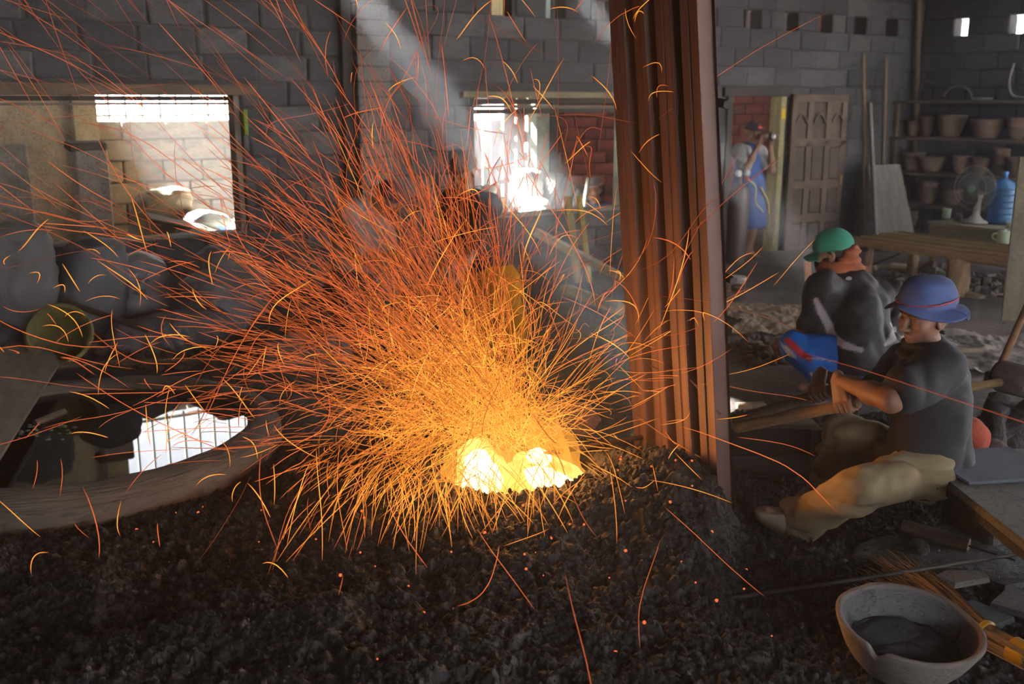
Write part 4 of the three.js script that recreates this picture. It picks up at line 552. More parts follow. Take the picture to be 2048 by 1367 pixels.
  const ch = thing('chain_frame', 'dark curved frame with knobs standing at the right of the top shelf', 'frame', top(2040), TH - 1.25); part(ch, 'curved_bar', tube([V(-0.1, 0.4, 0), V(-0.13, 0.2, 0), V(-0.08, 0.05, 0), V(0.06, 0.02, 0), V(0.3, 0.02, 0)], 0.02, 8), STEEL); for (let i = 0; i < 6; i++) part(ch, 'knob', put(box(0.07, 0.03, 0.05, 0.01), 0.02, 0.12 + i * 0.055, 0), DARKWOOD); part(ch, 'back_bar', tube([V(0.06, 0.02, 0), V(0.06, 0.42, 0)], 0.012, 6), STEEL);
  single('flat_tin', put(box(0.22, 0.03, 0.14, 0.006), 0, 0.015, 0), mat(0x7c8078, { roughness: 0.5 }), 'flat pale tin lying in the middle of the top shelf', 'tin', null, top(1965), TH);
  // things leaning in the corner
  const lean = (name, x0, y0, x1, y1, t0, t1, rad, m, label, cat) => { const A = onWall(x0, y0, t0), B = onWall(x1, y1, t1); single(name, tube([W(A.s, Math.max(0.14, A.h), t0), W(B.s, B.h, t1)], rad, 8), m, label, cat); };
  lean('corner_pole', 1826, 470, 1838, -10, 0.12, 0.09, 0.035, OLDWOOD, 'weathered pole upright in the corner of the two walls', 'pole');
  lean('bamboo_pole', 1730, 470, 1727, 108, 0.55, 0.12, 0.02, mat(0x6a5638, { map: 'wood' }), 'thin bamboo pole leaning by the door leaf, topmost end dark', 'pole');
  lean('wooden_lath', 1762, 480, 1772, 118, 0.5, 0.1, 0.028, OLDWOOD, 'brown wooden lath leaning beside the shelf rack', 'lath');
  lean('steel_pipe', 1752, 470, 1740, 206, 0.75, 0.3, 0.028, mat(0x77746f, { roughness: 0.5, metalness: 0.6 }), 'grey steel pipe with an open end leaning in front of the board', 'pipe');
  const gb = thing('grey_board', 'wide grey weathered board leaning on the wall with a dark hole', 'board', W(7.42, 0.14, 0.62), TH + 0.05); part(gb, 'board_panel', put(bend(box(0.62, 1.0, 0.022, 0.004, 1), (v) => { v.x += v.y > 0 ? 0 : 0.04 * Math.sign(v.x); }), 0, 0.5, 0, -0.3), mat(0x74706c, { map: 'wood' })); part(gb, 'knot_hole', put(bend(new THREE.CylinderGeometry(1, 1, 0.004, 20).rotateX(Math.PI / 2), (v) => { v.x *= 0.13; v.y *= 0.025 + 0.01 * Math.sin(v.x * 60); }), -0.08, 0.4, -0.105, -0.3), mat(0x161412)); gb.children[1].position.z += 0.012;
  // gas cylinder
  const cy = thing('gas_cylinder', 'tall rusty gas cylinder with a gauge beside the door', 'gas cylinder', W(5.2, 0.12, 0.34), TH); part(cy, 'cylinder_body', lathe([[0.001, 0], [0.1, 0], [0.115, 0.02], [0.115, 0.72], [0.1, 0.8], [0.06, 0.85], [0.035, 0.87], [0.001, 0.87]], 28), mat(0x4a3e3a, { roughness: 0.6, map: 'blotch', metalness: 0.2 })); part(cy, 'valve', lathe([[0.001, 0.86], [0.022, 0.86], [0.022, 0.95], [0.03, 0.96], [0.001, 0.97]], 14), STEEL);
  for (const x of [-0.06, 0.07]) part(cy, 'gauge', put(lathe([[0.001, 0], [0.034, 0], [0.036, 0.03], [0.001, 0.032]], 20), x, 0.98, 0.02, Math.PI / 2), mat(0xd8d5cf, { roughness: 0.4 })); part(cy, 'red_knob', put(lathe([[0.001, 0], [0.02, 0], [0.02, 0.03], [0.001, 0.03]], 12), 0.05, 0.92, 0.04, 1.2), mat(0xa02a22)); part(cy, 'hose', tube([V(0.07, 0.92, 0.04), V(0.16, 0.84, 0.08), V(0.2, 0.66, 0.06), V(0.28, 0.56, 0.1)], 0.009, 6), mat(0xb5a878));
  // paint tub
  const bk = thing('paint_tub', 'white plastic paint tub with a black picture label on the floor', 'tub', onLevel(1472, 596, 0.13)); part(bk, 'tub_body', lathe([[0.001, 0], [0.068, 0], [0.078, 0.17], [0.074, 0.17], [0.064, 0.01], [0.001, 0.01]], 28), mat(0xd8d0c4, { roughness: 0.5 })); part(bk, 'tub_lid', lathe([[0.001, 0.165], [0.082, 0.165], [0.085, 0.172], [0.085, 0.192], [0.08, 0.197], [0.001, 0.195]], 32), mat(0xe2dbd0)); const lab = new THREE.CylinderGeometry(0.0765, 0.0705, 0.11, 24, 1, true, -0.9, 2.0); lab.translate(0, 0.085, 0);
  const lc = document.createElement('canvas'); lc.width = 256; lc.height = 128; const lx = lc.getContext('2d'); lx.fillStyle = '#17130f'; lx.fillRect(0, 0, 256, 128); lx.fillStyle = '#a03a1c'; lx.beginPath(); lx.ellipse(128, 88, 44, 30, 0, 0, 7); lx.fill(); lx.fillStyle = '#d98a3a'; lx.fillRect(112, 72, 18, 26); lx.fillStyle = '#d0b49a'; { const q = rng(3); for (let i = 0; i < 13; i++) lx.fillRect(62 + i * 9.5, 20 + 6 * q(), 3 + 4 * q(), 14 + 8 * q()); } const lt = new THREE.CanvasTexture(lc); lt.colorSpace = THREE.SRGBColorSpace; part(bk, 'label', lab, new THREE.MeshStandardMaterial({ map: lt, roughness: 0.6 }));
  const hd = []; for (let i = 0; i <= 10; i++) { const q = i / 10 * Math.PI; hd.push(V(Math.cos(q) * 0.08, 0.165 - 0.02 * Math.sin(q), 0.03 + Math.sin(q) * 0.055)); } part(bk, 'wire_handle', tube(hd, 0.003, 5), STEEL);
}
// bamboo bench
const BEN0 = onLevel(1712, 548, 0.14), BDIR = WN.clone(), BSIDE = WU.clone();
{
  const tp = 0.55, A = onLevel(1700, 480, tp), t = thing('bamboo_bench', 'low bamboo slat bench on log legs in front of the shelves', 'bench', V(A.x, 0.14, A.z), TH - Math.PI / 2); // x along the bench towards the viewer, z = towards its front
  const L = 2.6, Wd = 0.82, hh = tp - 0.14, r = rng(6), cols = [0xd0b07a, 0xb39a6e, 0xe2bf80, 0x9c8a68, 0xbaa278]; for (let i = 0; i < 9; i++) { const z = -i * Wd / 8.5 - 0.03, pts = []; for (let k = 0; k <= 6; k++) pts.push(V(-0.05 + L * k / 6, hh - 0.02 + 0.006 * noise3(k, i, 3), z + 0.012 * noise3(k * 0.8, i * 3, 1))); part(t, i ? 'bamboo_slat' : 'edge_pole', tube(pts, i ? 0.046 : 0.04, 8, { flat: i ? 0.45 : 1 }), mat(cols[i % 5], { map: 'wood', bump: 'grain' })); }
  for (const [x, z, q] of [[0.18, -0.06, 0.045], [1.12, -0.05, 0.1], [0.2, -0.72, 0.05], [1.3, -0.72, 0.06], [2.35, -0.05, 0.07]]) part(t, 'leg', tube([V(x, -0.03, z), V(x + 0.01, 0.18, z + 0.01), V(x, hh - 0.045, z)], [q * 1.08, q, q * 0.95], 12, { wob: 0.12, seed: x * 9 }), mat(0xc4a888, { map: 'wood', bump: 'grain', bs: 0.01 }));
  for (const x of [0.18, 1.12, 2.35]) part(t, 'cross_bar', tube([V(x, hh - 0.065, 0), V(x, hh - 0.065, -Wd)], 0.026, 8), OLDWOOD);
  const B = (u, v, h = 0) => V(0, 0, 0).addScaledVector(BDIR, u).addScaledVector(BSIDE, v).add(V(A.x, 0.14 + h, A.z));
  // enamel mug on it
  const mg = onLevel(2006, 489, tp), mug = thing('enamel_mug', 'pale green enamel mug with a lid at the back of the bamboo bench', 'mug', V(mg.x, tp + 0.012, mg.z), -0.3); const GREEN = phys(0xbfd0b4, { roughness: 0.3, clearcoat: 0.5 }); part(mug, 'mug_body', lathe([[0.001, 0], [0.055, 0], [0.058, 0.11], [0.053, 0.11], [0.05, 0.005], [0.001, 0.005]], 28), GREEN); part(mug, 'lid', lathe([[0.001, 0.135], [0.012, 0.135], [0.014, 0.122], [0.05, 0.115], [0.062, 0.108], [0.001, 0.106]], 28), GREEN); part(mug, 'handle', tube([V(-0.055, 0.09, 0), V(-0.09, 0.085, 0), V(-0.095, 0.05, 0), V(-0.056, 0.025, 0)], 0.006, 7), GREEN);
  // mallets, logs and scrap under and before it
  const mallet = (x, y, ang, label, len = 0.5, R = 0.05, h = 0.14) => { const p = onLevel(x, y, h), m = thing('wooden_mallet', label, 'mallet', V(p.x, h + R * 0.9, p.z), ang, 'wooden mallets by the bench'); part(m, 'mallet_head', put(lathe([[0.001, -0.1], [R, -0.1], [R * 1.05, -0.08], [R * 0.98, 0.1], [0.001, 0.1]], 18), 0, 0, 0, Math.PI / 2), mat(0xd6c6a6, { map: 'wood', bump: 'grain' })); part(m, 'mallet_handle', tube([V(0, 0, 0), V(len, 0.03, 0.02)], 0.018, 8), mat(0xc4a878, { map: 'wood' })); return m; };
  mallet(1800, 545, 0.9, 'wooden mallet with a pale round face under the bench, the left one'); mallet(1745, 540, -0.2, 'small mallet with a whitish end by the left leg of the bench', 0.4, 0.035); mallet(1795, 572, 2.5, 'wooden mallet behind the blue hat, the lower of the two near it', 0.5, 0.04); mallet(1945, 606, 0.25, 'mallet with a chalky end lying in front of the thick bench leg', 0.7, 0.05); mallet(1998, 625, 0.1, 'small mallet lying nearest of those in front of the bench', 0.6, 0.035);
  single('bamboo_stick', tube([onLevel(1835, 542, 0.16), atDepth(1868, 518, 9.0)], 0.022, 8), BAMBOO, 'yellow bamboo stick propped up under the bench', 'stick');
  single('thin_stick', tube([onLevel(1735, 533, 0.2), atDepth(1798, 508, 9.6)], 0.01, 6), OLDWOOD, 'thin dark stick under the left end of the bench', 'stick');
  const rr = rng(71), sc = []; for (let i = 0; i < 260; i++) { const q = B(0.2 + 2.6 * rr(), 0.15 + 1.0 * rr(), 0.02 + 0.12 * rr() * rr()); rr() < 0.5 ? sc.push(put(chamfer(0.03 + 0.07 * rr(), 0.02 + 0.03 * rr(), 0.03 + 0.06 * rr(), 0.006, 0.02, rr), q.x, q.y, q.z, rr() * 3, rr() * 6, rr())) : sc.push(tube([V(q.x, q.y, q.z), V(q.x + 0.25 * (rr() - 0.5), q.y + 0.05 * rr(), q.z + 0.25 * (rr() - 0.5))], 0.005 + 0.008 * rr(), 5)); }
  const sp = single('wood_scrap', merge(sc.map((g) => uvBox(g))), mat(0x4a443c, { map: 'blotch' }), 'dark clutter of chips, sticks and scrap under the bamboo bench', 'scrap'); sp.userData.kind = 'stuff';
  // table with fan, jug and can
  const T0 = onLevel(1860, 443, 0.62), tb = thing('low_table', 'old wooden table holding the fan and the water bottle', 'table', V(T0.x, 0.14, T0.z), TH - Math.PI / 2); part(tb, 'table_top', put(box(1.5, 0.035, 0.55, 0.005, 1, 'x'), 0.72, 0.463, -0.26), mat(0x8f846c, { map: 'wood' })); part(tb, 'apron', put(box(1.46, 0.2, 0.03, 0.004, 1, 'x'), 0.72, 0.345, -0.02), mat(0x7d7254, { map: 'wood' })); for (const [x, z] of [[0.04, -0.05], [1.4, -0.05], [0.04, -0.48], [1.4, -0.48]]) part(tb, 'leg', put(box(0.06, 0.45, 0.06), x, 0.225, z), OLDWOOD);
  const on = (px, py) => { const p = onLevel(px, py, 0.623); p.y = 0.623; return p; };
  const fp = on(1950, 446), fan = thing('desk_fan', 'grey electric fan with a round guard on the old table', 'fan', fp, -0.95), FG = mat(0x8f9088, { roughness: 0.5 }), DKG = mat(0x3b3d40, { roughness: 0.5 });
  part(fan, 'fan_base', bend(lathe([[0.001, 0], [0.13, 0], [0.13, 0.02], [0.07, 0.05], [0.035, 0.09], [0.001, 0.09]], 24), (v) => { v.z *= 0.8; }), mat(0xcfcab8, { roughness: 0.5 })); part(fan, 'neck', put(tube([V(0, 0.05, 0), V(0, 0.2, -0.02), V(0, 0.33, -0.04)], [0.04, 0.028, 0.035], 12)), mat(0xcfcab8, { roughness: 0.5 }));
  part(fan, 'motor_housing', put(lathe([[0.001, -0.1], [0.05, -0.1], [0.075, -0.05], [0.075, 0.05], [0.04, 0.07], [0.001, 0.07]], 24), 0, 0.36, -0.06, Math.PI / 2), FG); const hub = part(fan, 'fan_rotor', put(lathe([[0.001, 0], [0.04, 0], [0.038, 0.035], [0.001, 0.045]], 20), 0, 0.36, 0.04, Math.PI / 2), DKG); for (let i = 0; i < 3; i++) { const b = bend(new THREE.SphereGeometry(1, 14, 8), (v) => { v.set(v.x * 0.085 + 0.115, v.y * 0.075, v.z * 0.004 + v.y * 0.028); }); const o = part(hub, 'blade', b, DKG); o.position.set(0, 0.36, 0.05); o.rotation.z = i * 2.094 + 0.3; }
  const gw = []; for (let i = 0; i < 44; i++) { const q = i / 44 * Math.PI * 2, c = Math.cos(q), s = Math.sin(q); gw.push(tube([V(c * 0.035, s * 0.035, 0.11), V(c * 0.15, s * 0.15, 0.1), V(c * 0.222, s * 0.222, 0.05), V(c * 0.15, s * 0.15, 0.005), V(c * 0.06, s * 0.06, 0)], 0.0016, 3, { open: true, n: 8 })); } for (const q of [0.225, 0.15]) gw.push(new THREE.TorusGeometry(q, 0.003, 5, 40).translate(0, 0, q > 0.2 ? 0.05 : 0.1)); const gd = part(fan, 'guard', merge(gw), FG); gd.position.set(0, 0.36, 0.02); part(fan, 'guard_badge', put(lathe([[0.001, 0], [0.04, 0], [0.04, 0.008], [0.001, 0.01]], 24), 0, 0.36, 0.13, Math.PI / 2), mat(0x7fa090));
  const jp = on(2000, 447), J = new THREE.MeshPhysicalMaterial({ color: 0x5f9fd8, roughness: 0.12, transmission: 0.55, thickness: 0.02, ior: 1.4, attenuationColor: new THREE.Color(0x3f86d0), attenuationDistance: 0.25 }), pr = [[0.001, 0.004], [0.115, 0.004], [0.132, 0.02]]; for (let i = 0; i < 5; i++) { const y = 0.05 + i * 0.062; pr.push([0.134, y], [0.135, y + 0.035], [0.124, y + 0.048], [0.134, y + 0.058]); } pr.push([0.13, 0.37], [0.1, 0.42], [0.05, 0.45], [0.028, 0.46], [0.026, 0.5], [0.03, 0.505], [0.03, 0.515], [0.001, 0.517]);
  const jug = thing('water_bottle', 'large blue ribbed water bottle beside the fan', 'bottle', jp); part(jug, 'bottle_body', lathe(pr, 40), J); part(jug, 'bottle_cap', lathe([[0.001, 0.5], [0.032, 0.5], [0.032, 0.525], [0.001, 0.527]], 20), mat(0x3f78b8, { roughness: 0.4 }));
  single('small_can', lathe([[0.001, 0], [0.042, 0], [0.045, 0.1], [0.04, 0.1], [0.038, 0.01], [0.001, 0.01]], 22), phys(0xa9c4a6, { roughness: 0.4 }), 'small pale green can at the left end of the old table', 'can', null, on(1892, 436)); single('dark_jar', lathe([[0.001, 0], [0.04, 0], [0.05, 0.04], [0.035, 0.075], [0.001, 0.08]], 20), mat(0x3a2c28), 'small dark round jar between the can and the fan', 'jar', null, on(1915, 440)); single('white_cup', lathe([[0.001, 0], [0.035, 0], [0.045, 0.06], [0.041, 0.06], [0.03, 0.008], [0.001, 0.008]], 20), phys(0xc9d0d4, { roughness: 0.3 }), 'white cup in front of the blue water bottle', 'cup', null, on(2021, 455)); single('blue_jar', lathe([[0.001, 0], [0.05, 0], [0.055, 0.09], [0.04, 0.12], [0.001, 0.12]], 20), phys(0x2d62a8, { roughness: 0.4 }), 'small blue jar behind the white cup at the right', 'jar', null, on(2042, 447));
  single('upright_plank', put(box(0.13, 1.0, 0.03, 0.004, 1), 0, 0, 0), mat(0x9b9280, { map: 'wood' }), 'pale upright plank cut by the right edge of the picture', 'plank', null, atDepth(2043, 480, 6.2), -0.3);
  const stk = onLevel(1614, 612, 0.2); single('orange_stake', put(box(0.055, 0.42, 0.03, 0.005, 1), 0, 0.2, 0, 0, 0, 0.1), mat(0xc07c46, { map: 'wood' }), 'short orange-lit wooden stake standing left of the green cap', 'stake', null, V(stk.x, 0.16, stk.z)); const st2 = onLevel(1724, 620, 0.2); single('second_stake', put(box(0.05, 0.4, 0.03, 0.005, 1), 0, 0.2, 0, 0, 0, -0.03), mat(0xb57644, { map: 'wood' }), 'wooden stake standing right of the green cap', 'stake', null, V(st2.x, 0.16, st2.z));
}
// the foreground right
{
  // cloths on the raised floor
  const cloth = (name, x0, y0, x1, y1, label, c, seed, out) => { const A = onLevel(x0, y0, 0.2), B = onLevel(x1, y1, 0.2), g = field(-1, 1, -1, 1, 90, 50, () => 0, 1); const cx = (A.x + B.x) / 2, cz = (A.z + B.z) / 2, rx = Math.abs(B.x - A.x) / 2, rz = Math.abs(B.z - A.z) / 2; bend(g, (v) => { const q = Math.atan2(v.z, v.x), k = 1 + 0.16 * Math.sin(q * 3 + seed) + 0.08 * Math.sin(q * 7 + seed * 2); const x = v.x * rx * k, z = v.z * rz * k; v.set(x, gy(cx + x, cz + z) + 0.008 + 0.035 * Math.abs(fbm((cx + x) * 5, seed, (cz + z) * 5, 3)) + 0.012 * Math.abs(noise3((cx + x) * 16, seed, (cz + z) * 9)), z); }); single(name, g, phys(c, { map: 'blotch', bump: 'weave', bs: 0.002, side: THREE.DoubleSide }), label, 'cloth', null, V(cx, 0, cz)); };
  cloth('sackcloth', 1478, 668, 1660, 612, 'tan sackcloth spread on the earth left of the squatting man', 0xecd4b4, 2); cloth('sackcloth', 1880, 745, 2080, 672, 'pale crumpled sackcloth on the ground behind the seated man', 0xd9cdbf, 7);
  // clods beside the squatter
  const r = rng(19), cl = []; for (let i = 0; i < 120; i++) { const p = onLevel(1490 + 90 * r(), 685 + 50 * r(), 0.2), s = 0.015 + 0.05 * r() * r(); cl.push(put(bend(new THREE.IcosahedronGeometry(s, 2), (v) => v.multiplyScalar(1 + 0.4 * noise3(v.x * 30 + i, v.y * 30, v.z * 30))), p.x, gy(p.x, p.z) + s * 0.3, p.z)); } const CL = single('earth_clods', merge(cl), mat(0x3d2c22, { bump: 'pits', bs: 0.005 }), 'dark clods of burnt earth beside the squatting man', 'clods'); CL.userData.kind = 'stuff';
  single('flat_grey_stone', bend(new THREE.IcosahedronGeometry(1, 4), (v) => { const k = 1 + 0.25 * noise3(v.x * 2, v.y * 2, v.z * 2); v.set(v.x * 0.16 * k, v.y * 0.03 * k, v.z * 0.1 * k); }), mat(0x5d5a57, { map: 'blotch', bump: 'pits' }), 'flat dark stone on the earth below the squatting man', 'stone', null, onLevel(1600, 792, 0.25).setY(0.235));
  // broken concrete floor in front, the seat planks on top
  const out = [[1712, 1108], [1722, 1088], [1752, 1074], [1800, 1068], [1850, 1058], [1910, 1040], [1990, 1028], [2090, 1040], [2140, 1110], [2090, 1150], [1980, 1140], [1880, 1128], [1780, 1122]].map(([x, y]) => onLevel(x, y, 0.1)), sh = new THREE.Shape(out.map((p) => new THREE.Vector2(p.x, -p.z)));
  const fs = new THREE.ExtrudeGeometry(sh, { depth: 0.12, bevelEnabled: true, bevelSize: 0.015, bevelThickness: 0.015, bevelSegments: 2, steps: 1 }); fs.rotateX(-Math.PI / 2); single('concrete_floor_slab', uvBox(fs), mat(0x6a6a6a, { map: 'concrete', bump: 'pits', bs: 0.008 }), 'broken grey concrete slab in front of the pit under the seat planks', 'slab', null, V(0, -0.035, 0));
  const s0 = onLevel(1862, 934, 0.42), s1 = onLevel(2052, 1084, 0.42), dir = s1.clone().sub(s0).setY(0).normalize(), side = V(-dir.z, 0, dir.x); if (side.x < 0) side.negate(); const seat = (name, len, w, th, back, inset, y, m, label, cat) => { const g = put(box(w, th, len, 0.006, 1), 0, 0, 0), c = s0.clone().addScaledVector(dir, len / 2 - back).addScaledVector(side, w / 2 + inset).setY(y); return single(name, g, m, label, cat, null, c, Math.atan2(dir.x, dir.z)); };
  seat('seat_plank', 1.5, 0.5, 0.035, 0.22, 0.0, 0.4, mat(0x7a7873, { map: 'concrete' }), 'wide grey plank the blue-hatted man sits on', 'plank'); seat('under_plank', 1.45, 0.48, 0.04, 0.2, 0.012, 0.36, mat(0x484744, { map: 'wood', bump: 'grain' }), 'weathered plank under the grey seat plank', 'plank');
  const pad = seat('seat_pad', 0.36, 0.42, 0.014, 0.18, 0.03, 0.426, mat(0x565d66, { map: 'blotch' }), 'dark slate pad on the grey seat plank behind the man', 'pad'); pad.rotation.y += 0.12;
  single('support_block', uvBox(chamfer(0.3, 0.34, 0.3, 0.02)), mat(0x4c4844, { map: 'concrete', bump: 'pits' }), 'concrete block carrying the far end of the seat planks', 'block', null, V(2.02, 0.17, -4.02), 0.3); single('support_block', uvBox(chamfer(0.3, 0.34, 0.3, 0.02)), mat(0x4c4844, { map: 'concrete', bump: 'pits' }), 'concrete block carrying the near end of the seat planks', 'block', null, V(2.08, 0.17, -2.95), 0.1);
  single('wood_club', tube([onLevel(1806, 1052, 0.13), onLevel(1938, 1090, 0.12)], [0.03, 0.032, 0.027], 12, { wob: 0.08 }), mat(0x6b5d4c, { map: 'wood', bump: 'grain' }), 'short round wooden club lying on the broken slab', 'club');
  single('thin_wire', tube([onLevel(1935, 1090, 0.12), onLevel(2030, 1120, 0.12)], 0.004, 5), STEEL, 'thin dark wire lying on the slab beyond the club', 'wire');
  const stone = (x, y, s, label, c = 0x4a4744, sd = 1, h = 0.06) => single('stone', bend(new THREE.IcosahedronGeometry(s, 4), (v) => { const k = 1 + 0.35 * fbm(v.x / s * 1.3 + sd, v.y / s * 1.3, v.z / s * 1.3, 3); v.multiplyScalar(k); v.y *= 0.7; }), mat(c, { map: 'blotch', bump: 'pits', bs: 0.008 }), label, 'stone', null, onLevel(x, y, h).setY(h + s * 0.35)); stone(1832, 1108, 0.055, 'round dark stone on the edge of the broken slab', 0x2e2b29, 3, 0.08); stone(1922, 1092, 0.018, 'small pebble near the end of the wooden club', 0x6b5c50, 5, 0.1);
  const shard = (x, y, pts, label, c, turn) => { const q = onLevel(x, y, 0.08), all = []; for (const [a, b] of pts) for (const t of [0, 0.022]) all.push(V(a * (1 - t * 3), t, b * (1 - t * 3))); const g = uvBox(new ConvexGeometry(all)); g.computeVertexNormals(); single('concrete_shard', g, mat(c, { map: 'concrete' }), label, 'shard', null, V(q.x, gy(q.x, q.z) + 0.012, q.z), turn).rotation.z = 0.06; };
  shard(1926, 1163, [[-0.1, -0.03], [-0.06, 0.05], [0.09, 0.03], [0.1, -0.03], [-0.04, -0.06]], 'pale angular concrete shard between the rod and the broom', 0xa3a09c, 0.1); shard(2015, 1145, [[-0.13, -0.05], [-0.09, 0.07], [0.1, 0.1], [0.14, -0.05], [0, -0.1]], 'large grey shard at the right edge above the broom', 0x6f7274, 0.4); shard(1962, 1215, [[-0.1, -0.07], [-0.04, 0.1], [0.1, 0.06], [0.04, -0.1]], 'dark triangular shard beside the broom bristles', 0x5c6066, 0.2); shard(2040, 1200, [[-0.09, -0.07], [-0.07, 0.08], [0.1, 0.08], [0.1, -0.08]], 'grey shard at the right edge beside the broom', 0x787a7a, 0.7);
  single('iron_bar', tube([onLevel(1352, 1212, 0.1), onLevel(1700, 1160, 0.14), onLevel(2060, 1103, 0.19)], 0.0085, 8), mat(0x4a4542, { roughness: 0.55, metalness: 0.6, map: 'blotch' }), 'long thin iron bar lying across the foreground over the broom', 'iron bar');
  // broom of palm ribs
  const b0 = onLevel(2075, 1326, 0.1), b1 = onLevel(1968, 1268, 0.1), br = thing('stick_broom', 'broom of palm ribs with yellow bands lying on the ground', 'broom', V(0, 0, 0)), rb = rng(33), ribs = [];
  for (let i = 0; i < 90; i++) { const u = rb() * 2 - 1, v = rb() * 2 - 1, e = onLevel(1690 + 58 * (u + 1) + 34 * rb(), 1172 - 27 * (u + 1) + 14 * rb(), 0.06), ax = b1.clone().sub(b0).normalize(), sd = V(-ax.z, 0, ax.x).normalize(), p0 = b0.clone().addScaledVector(sd, 0.028 * u).add(V(0, 0.03 * v, 0)), p1 = b1.clone().addScaledVector(sd, 0.036 * u).add(V(0, 0.032 * v, 0)); e.y = 0.06 + 0.09 * rb() * (1 - Math.abs(u)) + 0.02; const m = p1.clone().lerp(e, 0.5).add(V(0, 0.025 * v, 0)); ribs.push(tube([p0, p1, m, e.add(V(0.05 * noise3(i, 1, 1), 0, 0.05 * noise3(i, 2, 1)))], [0.0032, 0.0032, 0.0025, 0.0011], 4, { open: true, n: 8 })); }
  const bs = part(br, 'bristles', merge(ribs), mat(0xc0a57c, { map: 'wood' })); bs.userData.kind = 'stuff'; const axd = b1.clone().sub(b0).normalize(), qt = new THREE.Quaternion().setFromUnitVectors(V(0, 1, 0), axd); const band = (p, R, len) => { const o = part(br, 'band', lathe([[R, -len / 2], [R + 0.008, -len / 2 + 0.004], [R + 0.008, len / 2 - 0.004], [R, len / 2]], 24), phys(0xd8a51e, { roughness: 0.45 })); o.material.side = THREE.DoubleSide; o.position.copy(p); o.quaternion.copy(qt); o.scale.z = 0.9; }; band(b1, 0.044, 0.022); band(onLevel(2042, 1305, 0.1), 0.036, 0.07);
  // the clay basin
  const rc = onLevel(1805, 1266, 0.2), bo = thing('clay_bowl', 'large rough grey clay bowl with ash inside in the foreground', 'bowl', V(rc.x, gy(rc.x, rc.z) - 0.01, rc.z)), R = 0.222, bp = [[0.001, 0], [0.07, 0.0], [0.1, 0.01], [0.13, 0.03], [0.16, 0.063], [0.185, 0.1], [0.202, 0.135], [0.215, 0.165], [0.222, 0.18], [0.224, 0.187], [0.221, 0.193], [0.216, 0.195], [0.21, 0.194], [0.204, 0.19], [0.2, 0.178], [0.193, 0.16], [0.18, 0.125], [0.163, 0.09], [0.14, 0.06], [0.11, 0.04], [0.08, 0.03], [0.05, 0.024], [0.001, 0.022]];
  const bg = new THREE.LatheGeometry(bp.map(([a, c]) => new THREE.Vector2(a, c)), 96); bend(bg, (v) => { const n = fbm(v.x * 9, v.y * 9, v.z * 9, 3), q = Math.atan2(v.z, v.x), chip = Math.exp(-Math.pow((q - 2.35) / 0.1, 2)) * smooth(0.15, 0.19, v.y); v.x *= 1.02 + 0.03 * n; v.z *= 0.98 + 0.03 * n; v.y += 0.008 * n - 0.03 * chip; });
  paint(bg, (v, i) => { const n = fbm(v.x * 14, v.y * 14, v.z * 14, 4) * 0.5 + 0.5, j = i % bp.length, inside = j >= 14; let c = mixc([0.24, 0.2, 0.175], [0.4, 0.34, 0.29], n); if (inside) { c = mixc([0.09, 0.09, 0.095], [0.17, 0.165, 0.165], n); if (noise3(v.x * 60, v.y * 60, v.z * 60) > 0.6) c = [0.04, 0.04, 0.04]; const l = smooth(0.1, 0.17, v.y) * smooth(0.05, 0.15, v.z); c = mixc(c, [0.42, 0.4, 0.36], l * n); } return c; });
  part(bo, 'bowl_body', bg, new THREE.MeshStandardMaterial({ vertexColors: true, roughness: 0.95, bumpMap: T.pits, bumpScale: 0.004, side: THREE.DoubleSide })); bo.rotation.z = -0.06; bo.rotation.x = 0.12;
  const ash = bend(new THREE.SphereGeometry(1, 40, 16), (v) => { const n = fbm(v.x * 4, v.y * 4, v.z * 4, 3); v.set(v.x * 0.172, v.y * 0.03 + 0.03 * n, v.z * 0.168); }); part(bo, 'ash', put(ash, 0, 0.092, 0.005), mat(0x5a5a5c, { map: 'blotch', bump: 'pits', bs: 0.004 }));
  // charred wood and bag behind the man, hammers
  [[1975, 850, 0.09, 0.6, 'charred log standing aslant right of the seated man'], [2018, 845, 0.07, -0.3, 'black charred log at the right edge'], [1990, 880, 0.05, 1.2, 'short burnt stick below the charred logs']].forEach(([x, y, q, a, l], i) => { const p = onLevel(x, y, 0.3); p.y = 0.3; single('charred_log', tube([V(-0.02, -0.16, 0), V(0, 0, 0.01), V(0.03, 0.16, 0)], [q * 0.8, q * 0.75, q * 0.6], 10, { wob: 0.25, seed: i + 2 }), mat(0x2b2522, { map: 'blotch', bump: 'pits', bs: 0.01 }), l, 'log', 'charred logs', p, a).rotation.z = -0.4 - 0.2 * i; });
  stone(2042, 838, 0.09, 'pale grey stone at the right edge behind the logs', 0x77736f, 8, 0.26); stone(1985, 905, 0.06, 'reddish stone beside the seat plank', 0x5b4038, 11, 0.28);
  const rg = onLevel(1930, 905, 0.3); single('red_bag', sdfMesh((x, y, z) => ell(x, y, z, [0, 0.09, 0], [0.1, 0.1, 0.09]) + 0.012 * fbm(x * 14, y * 14, z * 14, 3), [-0.14, -0.03, -0.14], [0.14, 0.22, 0.14], 0.01), phys(0xa84a34, { bump: 'weave', bs: 0.003 }), 'crumpled red bag behind the seated man', 'bag', null, V(rg.x, 0.28, rg.z));
  const hp = atDepth(2030, 758, 4.9), hm = thing('wood_maul', 'big dark wooden maul head with a pale handle right of the man', 'maul', hp, 0.5); part(hm, 'maul_head', put(lathe([[0.001, -0.09], [0.075, -0.09], [0.082, -0.07], [0.078, 0.09], [0.001, 0.09]], 20), 0, 0, 0, Math.PI / 2, 0, 0), mat(0x4d4038, { map: 'wood', bump: 'grain', bs: 0.01 })); part(hm, 'maul_handle', tube([V(-0.02, 0, 0), V(-0.27, -0.05, -0.12)], 0.022, 8), mat(0x9a7d58, { map: 'wood' }));
